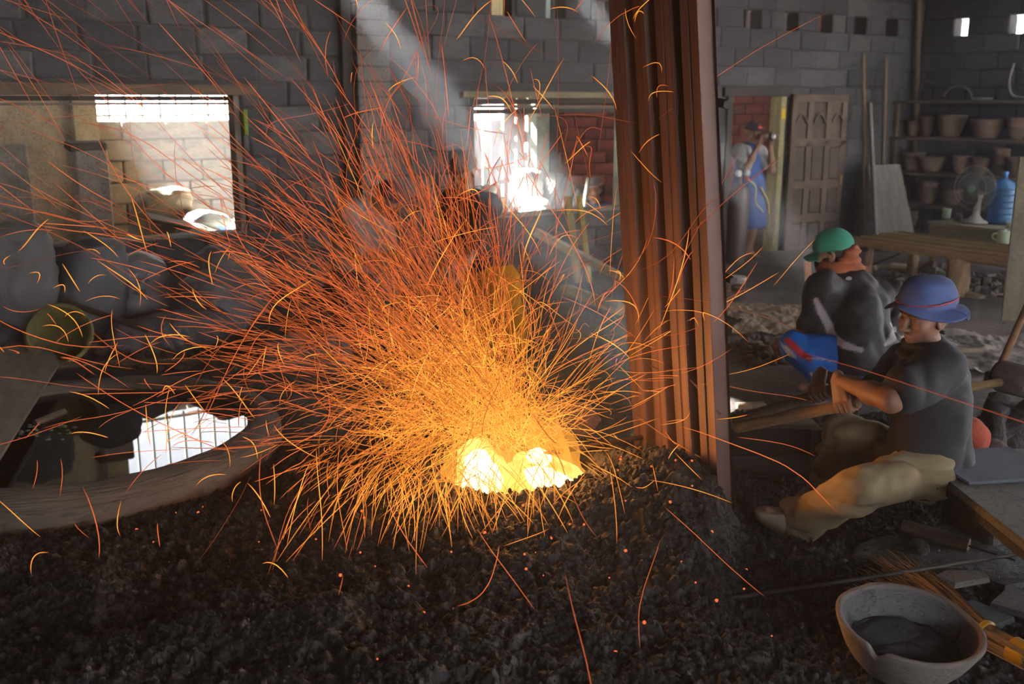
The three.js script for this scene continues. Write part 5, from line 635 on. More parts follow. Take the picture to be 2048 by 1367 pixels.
  const lh = thing('long_hammer', 'hammer with a long leaning brown handle at the right edge', 'hammer', V(0, 0, 0)); part(lh, 'handle', tube([atDepth(1992, 752, 5.1), atDepth(2060, 598, 5.0)], [0.02, 0.017], 8), mat(0x7c5c3c, { map: 'wood' })); part(lh, 'hammer_head', put(box(0.14, 0.07, 0.07, 0.012), ...atDepth(1992, 752, 5.1).toArray(), 0, 0.7), STEEL);
  single('short_pole', tube([atDepth(1900, 702, 5.6), atDepth(1962, 702, 5.7)], 0.02, 8), OLDWOOD, 'short dark stick lying on the pale sackcloth', 'stick'); single('thin_rod', tube([atDepth(1975, 795, 4.6), atDepth(2060, 828, 4.4)], 0.006, 6), STEEL, 'thin steel rod lying above the charred logs', 'rod');
  single('shoe', bend(new THREE.SphereGeometry(1, 20, 12), (v) => v.set(v.x * 0.11, Math.max(-0.4, v.y) * 0.05, v.z * 0.045)), mat(0x2a2522), 'dark worn shoe on the ground behind the blue hat', 'shoe', null, onLevel(1912, 638, 0.2).setY(0.22), 0.3);
}
// ================================================================== people
const basis = (f, up) => { const z = f.clone().normalize(), x = up.clone().cross(z).normalize(), y = z.clone().cross(x); return new THREE.Matrix4().makeBasis(x, y, z); };
// a head: face towards +z, centre at the origin
function headGeo(o) {
  const F2 = o.features ?? 1, sd = (x, y, z) => {
    const ax = Math.abs(x); let s = ell(x, y, z, [0, 0.03, -0.012], [0.076, 0.094, 0.095]);
    s = smin(s, ell(x, y, z, [0, -0.05, 0.018], [0.058, 0.06, 0.066]), 0.03); s = smin(s, ell(x, y, z, [0, -0.094, 0.06], [0.024, 0.02, 0.022]), 0.025);
    s = smin(s, ell(ax, y, z, [0.046, -0.014, 0.058], [0.024, 0.02, 0.024]), 0.025); s = smin(s, cap(ax, y, z, [0.012, 0.03, 0.086], [0.048, 0.03, 0.07], 0.008), 0.012);
    s = smax(s, -ell(ax, y, z, [0.032, 0.01, 0.094], [0.021, 0.012, 0.015]), 0.012);
    s = smin(s, ell(ax, y, z, [0.032, 0.008, 0.072], [0.015, 0.0125, 0.0145]), 0.004);
    s = smin(s, cap(x, y, z, [0, 0.02, 0.084], [0, -0.022, 0.107], 0.009, 0.0135), 0.012); s = smin(s, ell(ax, y, z, [0.014, -0.027, 0.094], [0.01, 0.009, 0.012]), 0.008);
    s = smin(s, cap(ax, y, z, [0, -0.052, 0.089], [0.02, -0.056, 0.08], 0.007, 0.004), 0.006); s = smin(s, cap(ax, y, z, [0, -0.066, 0.087], [0.018, -0.063, 0.08], 0.0075, 0.004), 0.005); s = smax(s, -cap(ax, y, z, [0, -0.0585, 0.1], [0.024, -0.0595, 0.086], 0.0028), 0.003);
    const ear = smin(ell(ax, y, z, [0.08, 0.004, -0.012], [0.011, 0.032, 0.02]), ell(ax, y, z, [0.076, -0.022, -0.004], [0.01, 0.013, 0.011]), 0.01); s = smin(s, smax(ear, -ell(ax, y, z, [0.088, 0.006, -0.006], [0.009, 0.02, 0.011]), 0.006), 0.008);
    return s;
  };
  const sk = o.skin ?? [0.2, 0.095, 0.055], c = o.cell ?? 0.0042;
  return sdfMesh(sd, [-0.1, -0.13, -0.12], [0.1, 0.14, 0.13], c, (v) => {
    const ax = Math.abs(v.x), n = noise3(v.x * 60, v.y * 60, v.z * 60); let q = sk.map((e) => e * (1 + 0.08 * n));
    const dl = Math.hypot(ax / 0.021, (v.y + 0.06) / 0.011); if (dl < 1 && v.z > 0.07) q = mixc(q, [sk[0] * 0.8, sk[1] * 0.55, sk[2] * 0.55], 1 - dl * dl);
    if (v.z > 0.04 && Math.hypot((ax - 0.032) / 0.021, (v.y - 0.033 + 0.15 * (ax - 0.03) * (ax - 0.03) * 30) / 0.005) < 1) q = [0.03, 0.022, 0.02];
    const de = Math.hypot((ax - 0.032) / 0.0135, (v.y - 0.0075) / (o.eyesDown ? 0.0022 : 0.0055)); if (de < 1 && v.z > 0.068) q = o.eyesDown ? [0.03, 0.02, 0.018] : Math.hypot(ax - 0.031, v.y - 0.008) < 0.0055 ? [0.02, 0.014, 0.012] : [0.5, 0.46, 0.43];
    if (o.beard) { const ch = smooth(0.03, 0.012, Math.hypot(v.x, (v.y + 0.097) * 1.1)) * (v.z > 0.03 ? 1 : 0), mo = ax < 0.03 && v.y < -0.036 && v.y > -0.051 && v.z > 0.072 ? 0.75 : 0, st = v.y < -0.05 && v.z < 0.075 && v.z > -0.02 ? 0.3 : 0; const k = Math.max(ch * 0.85, mo, st) * (0.65 + 0.35 * noise3(v.x * 300, v.y * 120, v.z * 300)); q = mixc(q, [0.06, 0.055, 0.052], clamp(k)); }
    return q;
  });
}
// a hand from the wrist along +z, back of the hand +y, closed round a bar along x (grip) or loosely curled
function handGeo(side, open = 0, cell = 0.0032) {
  const L = [], bar = 0.024, fx = [-0.031, -0.0105, 0.0105, 0.03], fl = [0.86, 0.98, 1.02, 0.92];
  const list = [[[-0.02, 0, 0.0], [-0.026, 0, 0.082], 0.016, 0.0135], [[0.02, 0, 0.0], [0.027, 0, 0.084], 0.016, 0.0135], [[0, 0.001, -0.02], [0, 0.002, 0.08], 0.021, 0.0135]];
  fx.forEach((x, i) => { const k = fl[i], a = [x, 0.001, 0.086], b = [x * 1.05, lerp(-0.014, -0.006, open), 0.086 + 0.04 * k], c = [x * 1.05, lerp(-0.05, -0.026, open) * k, 0.086 + lerp(0.036, 0.062, open) * k], d = [x, lerp(-0.06, -0.046, open) * k, 0.086 + lerp(0.008, 0.066, open) * k]; L.push([[a, b, 0.0098, 0.0088], [b, c, 0.0088, 0.008], [c, d, 0.008, 0.0072]]); });
  const th = [[0.026, -0.006, 0.024], [0.043, -0.026, 0.05], [0.034, -0.047, 0.076], [0.014, -0.06, 0.092]]; L.push([[th[0], th[1], 0.0145, 0.0115], [th[1], th[2], 0.0112, 0.0098], [th[2], th[3], 0.0098, 0.008]]);
  const sk = [0.15, 0.068, 0.04], g = sdfMesh((x, y, z) => { x *= side; let s = 9; for (const b of list) s = smin(s, cap(x, y, z, ...b), 0.018); for (const f of L) { let q = 9; for (const b of f) q = smin(q, cap(x, y, z, ...b), 0.003); s = smin(s, q, 0.005); } return s; }, [-0.065, -0.085, -0.05], [0.065, 0.035, 0.17], cell, (v) => { const n = noise3(v.x * 90, v.y * 90, v.z * 90); let q = sk.map((e) => e * (1 + 0.1 * n)); L.forEach((f, i) => { const t = f[2][1]; if (Math.hypot(v.x * side - t[0], v.y - t[1] + 0.004, v.z - t[2] - 0.005) < 0.0055) q = [0.3, 0.17, 0.12]; }); return q; });
  return g;
}
function person(o) {
  const base = V(o.J.pelvis.x, o.ground, o.J.pelvis.z), A = {}; for (const k in o.J) A[k] = o.J[k].clone().sub(base).toArray();
  const k = o.k ?? 1, cell = o.cell ?? 0.012, mid = (a, b, t) => a.map((e, i) => lerp(e, b[i], t));
  const sk = o.skin ?? [0.2, 0.095, 0.055], R = (b) => b.map((e) => e);
  const torso = [[A.pelvis, mid(A.pelvis, A.chest, 0.5), 0.13 * k, 0.125 * k], [mid(A.pelvis, A.chest, 0.5), A.chest, 0.125 * k, 0.135 * k], [A.hipL, A.hipR, 0.105 * k], [A.shL, A.shR, 0.075 * k], [A.chest, mid(A.shL, A.shR, 0.5), 0.13 * k, 0.095 * k]], neck = [[mid(A.shL, A.shR, 0.5), A.neck, 0.075 * k, 0.055 * k], [A.neck, A.head, 0.053 * k, 0.05 * k]];
  const arm = (s) => [[A['sh' + s], A['el' + s], 0.053 * k, 0.042 * k], [A['el' + s], mid(A['el' + s], A['wr' + s], 0.35), 0.042 * k, 0.041 * k], [mid(A['el' + s], A['wr' + s], 0.35), A['wr' + s], 0.041 * k, 0.025 * k]];
  const leg = (s) => [[A['hip' + s], A['kn' + s], 0.088 * k, 0.06 * k], [A['kn' + s], mid(A['kn' + s], A['an' + s], 0.35), 0.058 * k, 0.056 * k], [mid(A['kn' + s], A['an' + s], 0.35), A['an' + s], 0.056 * k, 0.035 * k]], foot = (s) => [[A['an' + s], A['he' + s], 0.034 * k, 0.03 * k], [A['he' + s], A['to' + s], 0.032 * k, 0.026 * k], [A['an' + s], mid(A['he' + s], A['to' + s], 0.55), 0.034 * k, 0.03 * k]];
  const all = [...torso, ...neck, ...arm('L'), ...arm('R'), ...leg('L'), ...leg('R'), ...foot('L'), ...foot('R')];
  const bounds = (list, pad) => { const lo = [9, 9, 9], hi = [-9, -9, -9]; for (const b of list) for (const [p, r] of [[b[0], b[2]], [b[1], b[3] ?? b[2]]]) for (let i = 0; i < 3; i++) { lo[i] = Math.min(lo[i], p[i] - r - pad); hi[i] = Math.max(hi[i], p[i] + r + pad); } return [lo, hi]; };
  const geos = []; { const sd = bones(all, 0.035), [lo, hi] = bounds(all, 0.03); geos.push(sdfMesh(sd, lo, hi, cell, (v) => { const n = noise3(v.x * 30, v.y * 30, v.z * 30); return sk.map((e) => e * (1 + 0.1 * n)); })); }
  const hm = basis(o.face, o.up ?? V(0, 1, 0)).setPosition(...A.head); geos.push(headGeo({ cell: o.headCell, beard: o.beard, eyesDown: o.eyesDown, skin: sk }).applyMatrix4(hm));
  for (const s of ['L', 'R']) if (o['hand' + s]) { const h = o['hand' + s], m = new THREE.Matrix4().makeBasis(h.x, h.y, h.z).setPosition(...A['wr' + s]); geos.push(handGeo(h.side, h.open ?? 0, o.handCell ?? 0.0034).applyMatrix4(m)); }
  const root = thing('person', o.label, 'person', base); part(root, 'body', merge(geos), new THREE.MeshStandardMaterial({ vertexColors: true, roughness: 0.6 }));
  root.userData.A = undefined; return { root, A, k, cell, torso, neck, arm, leg, mid, bounds, hm, base };
}
// clothes: a shell over some bones, loosened by grow, with folds; keep(x,y,z) < 0 where there is cloth
function cloth(P, name, list, grow, o) {
  const L = list.map((b) => [b[0], b[1], b[2] + grow, (b[3] ?? b[2]) + grow]), sd0 = bones(L, o.k ?? 0.05), [lo, hi] = P.bounds(L, 0.04), amp = o.fold ?? 0.008, fr = o.freq ?? 9, st = o.dir ?? [1, 1, 1], sd = o.seed ?? 1;
  const fn = (x, y, z) => { let s = sd0(x, y, z); if (s > 0.06) return s; const w = noise3(x * fr * st[0] + sd, y * fr * st[1], z * fr * st[2]); s += amp * (0.55 - 2 * Math.abs(w)) + amp * 0.4 * noise3(x * fr * 2.3, y * fr * 2.3 + sd, z * fr * 2.3); if (o.keep) s = smax(s, o.keep(x, y, z), 0.012); return s; };
  const g = sdfMesh(fn, lo, hi, o.cell ?? P.cell, o.color); return part(P.root, name, g, phys(o.color ? 0xffffff : o.hex, { vertexColors: !!o.color, bump: 'weave', bs: 0.0008, roughness: o.rough ?? 0.9, specularIntensity: 0.5 }), o.label);
}
const cut = (a, b, t) => { const n = [b[0] - a[0], b[1] - a[1], b[2] - a[2]], l = Math.hypot(...n); const c = a.map((e, i) => e + n[i] * t); return (x, y, z) => ((x - c[0]) * n[0] + (y - c[1]) * n[1] + (z - c[2]) * n[2]) / l; };
// a shell on the head, in the head's own axes
function headPart(P, name, sd, m, cell = 0.005, lo = [-0.16, -0.16, -0.16], hi = [0.16, 0.2, 0.2], label) { const g = sdfMesh(sd, lo, hi, cell).applyMatrix4(P.hm); return part(P.root, name, g, m, label); }
const HAIR = mat(0x17130f, { roughness: 0.7, bump: 'grain', bs: 0.002 });
const skull = (x, y, z, g) => ell(x, y, z, [0, 0.03, -0.012], [0.076 + g, 0.094 + g, 0.095 + g]);
const hairSd = (x, y, z) => smax(skull(x, y, z, 0.008 + 0.003 * noise3(x * 50, y * 30, z * 50)), Math.max(z - 0.035 - 0.6 * (y - 0.06), -0.055 - y + 0.3 * Math.max(0, z)), 0.01);
const grip = (rod, knuckle, side) => { const x = rod.clone().normalize(), z = knuckle.clone().addScaledVector(x, -knuckle.dot(x)).normalize(), y = z.clone().cross(x); return { x, y, z, side }; };
const wristFor = (p, h) => p.clone().addScaledVector(h.z, -0.1).addScaledVector(h.y, 0.032);

// ------------------------------------------------------------------ the man with the blue hat, seated, working the two pump rods
{
  const J = { pelvis: atDepth(1856, 925, 3.98), chest: atDepth(1862, 790, 3.95), shL: atDepth(1880, 738, 3.8), shR: atDepth(1832, 735, 4.12), neck: atDepth(1850, 690, 3.97), head: atDepth(1849, 634, 3.96), hipL: atDepth(1845, 940, 3.88), hipR: atDepth(1838, 925, 4.08), knL: atDepth(1728, 972, 3.74), anL: atDepth(1595, 1042, 3.98), knR: atDepth(1688, 862, 4.25), anR: atDepth(1655, 985, 4.3), elL: atDepth(1782, 800, 3.66), elR: atDepth(1748, 788, 4.22) };
  J.heL = J.anL.clone().add(V(0.03, -0.05, 0.02)); J.toL = atDepth(1535, 1022, 4.0); J.heR = J.anR.clone().add(V(0.03, -0.04, 0)); J.toR = atDepth(1612, 1003, 4.28);
  const rodA = [atDepth(1478, 838, 4.45), atDepth(1668, 778, 4.18)], rodB = [atDepth(1484, 852, 4.3), atDepth(1712, 806, 3.9)], dA = rodA[1].clone().sub(rodA[0]), dB = rodB[1].clone().sub(rodB[0]);
  const hR = grip(dA.clone().negate(), V(-0.5, -0.45, 0.6), 1), hL = grip(dB.clone().negate(), V(-0.5, -0.5, -0.5), -1); hL.x.negate(); hL.y = hL.z.clone().cross(hL.x); hL.side = 1; hL.y.y < 0 && (hL.x.negate(), hL.y.negate(), hL.side = -1); if (hR.y.y < 0) { hR.x.negate(); hR.y.negate(); hR.side = -1; }
  const pR = rodA[0].clone().lerp(rodA[1], 0.86), pL = rodB[0].clone().lerp(rodB[1], 0.93); J.wrR = wristFor(pR, hR); J.wrL = wristFor(pL, hL);
  const P = person({ J, ground: 0.03, face: V(-0.94, -0.16, 0.36), up: V(0.02, 1, 0.05), beard: true, eyesDown: true, handL: hL, handR: hR, handCell: 0.003, headCell: 0.0036, cell: 0.0105, label: 'seated man in a blue bucket hat, dark shirt and khaki trousers gripping two pump rods', skin: [0.17, 0.078, 0.045] });
  const A = P.A, sl = (s) => { const [a] = P.arm(s); return [a[0], P.mid(a[0], a[1], 0.7), 0.076, 0.074, 1]; };
  cloth(P, 'shirt', [...P.torso, sl('L'), sl('R'), [A.pelvis, [A.pelvis[0] - 0.02, A.pelvis[1] - 0.06, A.pelvis[2]], 0.145, 0.15]], 0.02, { hex: 0x1a191d, fold: 0.018, freq: 8, dir: [1, 0.45, 1], cell: 0.009, rough: 0.85, keep: (x, y, z) => -(y - (A.pelvis[1] - 0.1)) });
  const tr = (s) => { const [a, b, c] = P.leg(s); return [[a[0], a[1], 0.09, 0.07], [a[1], P.mid(a[1], c[1], 0.93), 0.07, 0.076, 1]]; };
  cloth(P, 'trousers', [[A.pelvis, A.hipL, 0.12], [A.pelvis, A.hipR, 0.12], ...tr('L'), ...tr('R')], 0.012, { hex: 0x8a7a5e, fold: 0.017, freq: 12, dir: [0.45, 1.3, 1], cell: 0.009, seed: 5, k: 0.03 });
  for (const s of ['L', 'R']) { const f = [[A['he' + s], A['to' + s], 0.034, 0.034], [P.mid(A['he' + s], A['to' + s], 0.4), A['to' + s], 0.042, 0.036]], dn = (x, y, z) => y - P.mid(A['he' + s], A['to' + s], 0.5)[1] - 0.05; cloth(P, 'shoe', f, 0.008, { hex: 0x8f8674, fold: 0.003, freq: 20, cell: 0.006, keep: cut(A['an' + s], A['he' + s], -1.2) && dn }); }
  // scarf, hat, hair
  const nk = P.mid(A.neck, A.head, 0.28); part(P.root, 'neck_scarf', sdfMesh((x, y, z) => { const dx = x - nk[0], dy = y - nk[1] + 0.055 - (dx) * 0.2, dz = z - nk[2]; return Math.hypot(Math.hypot(dx, dz) - 0.062, dy * 0.62) - 0.034 + 0.008 * Math.sin(dy * 130 + dx * 30) + 0.006 * fbm(x * 16, y * 16, z * 16, 2); }, nk.map((e) => e - 0.17), nk.map((e) => e + 0.14), 0.007), phys(0x1d1b1c, { bump: 'weave', bs: 0.001 }));
  headPart(P, 'hair', hairSd, HAIR, 0.005);
  const HAT = phys(0x2a3860, { bump: 'weave', bs: 0.0012, map: 'blotch' });
  const hatSd = (x, y, z) => { const r = Math.hypot(x, z + 0.012), w = noise3(x * 14, y * 14, z * 14); let c = smax(ell(x, y, z, [0, 0.055, -0.012], [0.104 + 0.008 * w, 0.15 + 0.012 * w, 0.119 + 0.006 * w]), -(y - 0.052), 0.01); c = smax(c, y - 0.163 - 0.012 * w - 0.1 * z, 0.035); c = smax(c, -ell(x, y, z, [0, 0.045, -0.012], [0.088, 0.106, 0.102]), 0.004); const a = Math.atan2(x, z), by = 0.07 - 0.5 * Math.max(0, r - 0.09) * (0.45 - 0.45 * Math.cos(a * 2)) - 0.35 * Math.max(0, r - 0.09) * (a > 2 || a < -2 ? 1 : 0.2) - 0.012 * (1 - Math.cos(a)) + 0.012 * Math.sin(a * 3 + 1) * smooth(0.09, 0.15, r), R2 = 0.155 + 0.01 * Math.sin(a * 4); const b = smax(Math.abs(y - by) - 0.0042, smax(r - R2, 0.086 - r, 0.004), 0.004); return smin(c, b, 0.008); };
  headPart(P, 'bucket_hat', hatSd, HAT, 0.0045, [-0.18, -0.08, -0.2], [0.18, 0.2, 0.19]);
  const hb = part(P.root, 'hat_band', new THREE.TorusGeometry(1, 0.022, 6, 60).applyMatrix4(new THREE.Matrix4().makeRotationX(Math.PI / 2)).applyMatrix4(new THREE.Matrix4().makeScale(0.107, 0.2, 0.122)).translate(0, 0.08, -0.012).applyMatrix4(P.hm), mat(0x8a3b45));
  // the two pump rods
  single('pump_rod', tube([rodA[0].clone().addScaledVector(dA, -0.05), rodA[1].clone().addScaledVector(dA, 0.03)], 0.023, 12), mat(0x57463a, { map: 'wood', bump: 'grain' }), 'dark thick wooden pump rod in the seated man\'s far hand, the upper of two', 'rod');
  single('pump_rod', tube([rodB[0].clone().addScaledVector(dB, -0.05), rodB[1].clone().addScaledVector(dB, 0.02)], [0.026, 0.022], 12), mat(0x8a6746, { map: 'wood', bump: 'grain' }), 'brown pump rod in the seated man\'s near hand, the lower of two', 'rod');
}
// ------------------------------------------------------------------ the man in the green cap, squatting with his back to us
{
  const d = 5.85, J = { pelvis: atDepth(1728, 705, d - 0.05), chest: atDepth(1715, 615, d), shL: atDepth(1648, 580, d - 0.02), shR: atDepth(1768, 590, d + 0.12), neck: atDepth(1672, 548, d + 0.12), head: atDepth(1664, 508, d + 0.18), hipL: atDepth(1712, 706, d - 0.12), hipR: atDepth(1752, 712, d + 0.1), knL: atDepth(1590, 694, d - 0.05), anL: atDepth(1655, 760, d - 0.2), knR: atDepth(1665, 680, d + 0.4), anR: atDepth(1712, 755, d + 0.25), elL: atDepth(1625, 655, d + 0.05), elR: atDepth(1775, 650, d + 0.3) };
  J.heL = J.anL.clone().add(V(0.04, -0.05, 0.02)); J.toL = J.anL.clone().add(V(-0.14, -0.05, -0.02)); J.heR = J.anR.clone().add(V(0.04, -0.05, 0)); J.toR = J.anR.clone().add(V(-0.14, -0.05, -0.04)); J.wrL = J.knL.clone().add(V(0.03, 0.02, -0.2)); J.wrR = J.knR.clone().add(V(0.04, 0.08, -0.1));
  const h = grip(V(0.3, 0, 1), V(-0.9, -0.3, -0.3), 1); if (h.y.y < 0) { h.x.negate(); h.y.negate(); }
  const P = person({ J, ground: 0.2, face: V(-0.86, -0.2, -0.42), up: V(-0.15, 1, 0), handL: h, handR: { ...h, side: -1 }, handCell: 0.005, headCell: 0.005, cell: 0.013, label: 'squatting man in a green cap, black striped shirt and blue track trousers' });
  const A = P.A, sl = (s) => { const [a] = P.arm(s); return [a[0], P.mid(a[0], a[1], 0.86), 0.072, 0.072, 1]; };
  cloth(P, 'shirt', [...P.torso, sl('L'), sl('R'), [A.pelvis, [A.pelvis[0] + 0.02, A.pelvis[1] - 0.03, A.pelvis[2] + 0.03], 0.165, 0.16], [A.hipL, A.hipR, 0.145]], 0.02, { hex: 0x0f0d0f, fold: 0.018, freq: 8, dir: [1, 0.5, 1], cell: 0.01, rough: 0.7, keep: (x, y, z) => -(y - (A.pelvis[1] - 0.09)) });
  // stripes sewn on: the cloth near each line takes the line's colour
  P.root.updateMatrixWorld(true); const rc = new THREE.Raycaster();
  const onCloth = (mesh, x, y, lift = 0) => { mesh.updateMatrixWorld(true); rc.set(camera.position, ray(x, y).normalize()); const hit = rc.intersectObject(mesh, false)[0]; return hit ? hit.point.clone().addScaledVector(hit.face.normal, lift).sub(P.base) : null; };
  const sewn = (mesh, base, lines) => { const L = lines.map(({ pts, w, c }) => { const cv = new THREE.CatmullRomCurve3(pts.map(([x, y]) => V(x, y, 0))), q = []; for (let i = 0; i <= 24; i++) { const p = cv.getPoint(i / 24), h = onCloth(mesh, p.x, p.y); if (h) q.push([h, w(i / 24)]); } return { q, c }; }); paint(mesh.geometry, (v) => { let col = base; for (const { q, c } of L) for (const [h, w] of q) { const d = h.distanceTo(v); if (d < w) col = mixc(col, c, clamp((w - d) / 0.006)); } return col; }); mesh.material.vertexColors = true; mesh.material.color.set(0xffffff); };
  const shirt = P.root.children[P.root.children.length - 1], WHT = [0.5, 0.46, 0.48];
  sewn(shirt, lin(0x131113), [{ pts: [[1632, 600], [1642, 622], [1657, 650], [1666, 672], [1690, 690], [1722, 699]], w: (t) => 0.012 + 0.016 * Math.sin(Math.PI * clamp(t * 0.8 + 0.1)), c: WHT }, { pts: [[1781, 646], [1788, 662], [1785, 676], [1770, 690]], w: (t) => 0.009 + 0.016 * Math.sin(Math.PI * t), c: WHT }]);
  const bp = onCloth(shirt, 1697, 558, 0.003); if (bp) { const bg = part(P.root, 'back_badge', new THREE.SphereGeometry(0.018, 14, 8).scale(1, 0.8, 0.25), mat(0x9a96a2)); bg.position.copy(bp); }
  const tr = (s) => { const [a, b, c] = P.leg(s); return [[a[0], a[1], 0.1, 0.068], [a[1], P.mid(a[1], c[1], 0.86), 0.068, 0.062, 1]]; };
  cloth(P, 'track_trousers', [[A.pelvis, A.hipL, 0.13], [A.pelvis, A.hipR, 0.13], ...tr('L'), ...tr('R')], 0.014, { fold: 0.012, freq: 9, cell: 0.0095, seed: 3, k: 0.03, rough: 0.5, hex: 0x1a66b8 });
  const tt = P.root.children[P.root.children.length - 1]; sewn(tt, [0.008, 0.14, 0.55], [{ pts: [[1574, 680], [1590, 694], [1604, 708], [1618, 716]], w: () => 0.021, c: [0.42, 0.012, 0.02] }, { pts: [[1612, 716], [1640, 717], [1672, 722]], w: () => 0.006, c: [0.5, 0.5, 0.55] }, ...[0, 1, 2].map((k) => ({ pts: [[1562 + 5 * k, 686 + 3 * k], [1570 + 6 * k, 699 + 2 * k], [1580 + 6 * k, 712 + 2 * k]], w: () => 0.0075, c: [0.6, 0.6, 0.64] })), ...[0, 1, 2].map((k) => ({ pts: [[1622 + 11 * k, 746], [1628 + 11 * k, 758], [1634 + 11 * k, 770]], w: () => 0.009, c: [0.6, 0.6, 0.64] }))]);
    headPart(P, 'hair', hairSd, HAIR, 0.006);
  headPart(P, 'green_cap', (x, y, z) => { const w = noise3(x * 16, y * 16, z * 16); let c = smax(ell(x, y, z, [0, 0.055, -0.015], [0.1 + 0.006 * w, 0.098 + 0.008 * w, 0.12]), -(y - 0.028 - 0.1 * Math.max(0, -z) * 0), 0.012); const vz = smax(Math.abs(y - 0.03 + 0.5 * Math.max(0, z - 0.08) * 0.6 + x * x * 3) - 0.004, smax(Math.hypot(x * 0.9, z - 0.06) - 0.105, -(z - 0.06), 0.01), 0.004); return smin(c, vz, 0.008); }, phys(0x1d6650, { bump: 'weave', bs: 0.001, map: 'blotch' }), 0.005, [-0.16, -0.02, -0.18], [0.16, 0.2, 0.22]);
  const nk = P.mid(A.neck, A.head, 0.35); part(P.root, 'scarf', sdfMesh((x, y, z) => { const dx = x - nk[0] - 0.01, dy = y - nk[1] + 0.01 + dx * -0.35, dz = z - nk[2]; const ring = Math.hypot(Math.hypot(dx, dz) - 0.078, dy * 0.5) - 0.036, tail = cap(x, y, z, [nk[0] + 0.07, nk[1] + 0.09, nk[2] + 0.05], [nk[0] + 0.12, nk[1] - 0.02, nk[2] + 0.05], 0.035, 0.05), knot = ell(x, y, z, [nk[0] + 0.1, nk[1] + 0.11, nk[2] + 0.04], [0.04, 0.025, 0.03]); return smin(smin(ring, tail, 0.04), knot, 0.02) + 0.008 * Math.sin(dy * 150 + dx * 60) * 0.7 + 0.008 * fbm(x * 15, y * 15, z * 15, 2); }, nk.map((e) => e - 0.2), nk.map((e) => e + 0.22), 0.008), phys(0xa4522a, { bump: 'weave', bs: 0.003, map: 'blotch' }));
  headPart(P, 'face_mask', (x, y, z) => smax(smin(skull(x, y, z, 0.012), ell(x, y, z, [0, -0.05, 0.025], [0.072, 0.07, 0.085]), 0.03), Math.max(y + 0.005, -z - 0.05), 0.01), mat(0x1b1719), 0.006);
}
// ------------------------------------------------------------------ the two workers behind the sparks
function bentWorker(o) {
  const P = person(o), A = P.A, sl = (s) => { const [a] = P.arm(s); return [a[0], P.mid(a[0], a[1], o.sleeve), 0.068, 0.062]; };
  cloth(P, 'shirt', [...P.torso, sl('L'), sl('R')], 0.02, { hex: o.shirt, fold: 0.01, freq: 7, cell: 0.013, keep: (x, y, z) => -(y - (A.pelvis[1] - 0.03)) });
  const tr = (s) => { const [a, b, c] = P.leg(s); return [[a[0], a[1], 0.112, 0.095], [a[1], P.mid(a[1], c[1], o.legs), 0.09, 0.085]]; };
  cloth(P, o.pantsName, [[A.pelvis, A.hipL, 0.135], [A.pelvis, A.hipR, 0.135], ...tr('L'), ...tr('R')], 0.014, { hex: o.pants, fold: 0.01, freq: 8, cell: 0.013, k: 0.03, seed: 4, keep: (x, y, z) => y - A.pelvis[1] - 0.09 });
  headPart(P, o.hat ? 'cap' : 'hair', o.hat ? (x, y, z) => smax(skull(x, y, z, 0.016), -(y - 0.03), 0.01) : hairSd, o.hat ? mat(o.hat) : HAIR, 0.007); return P;
}
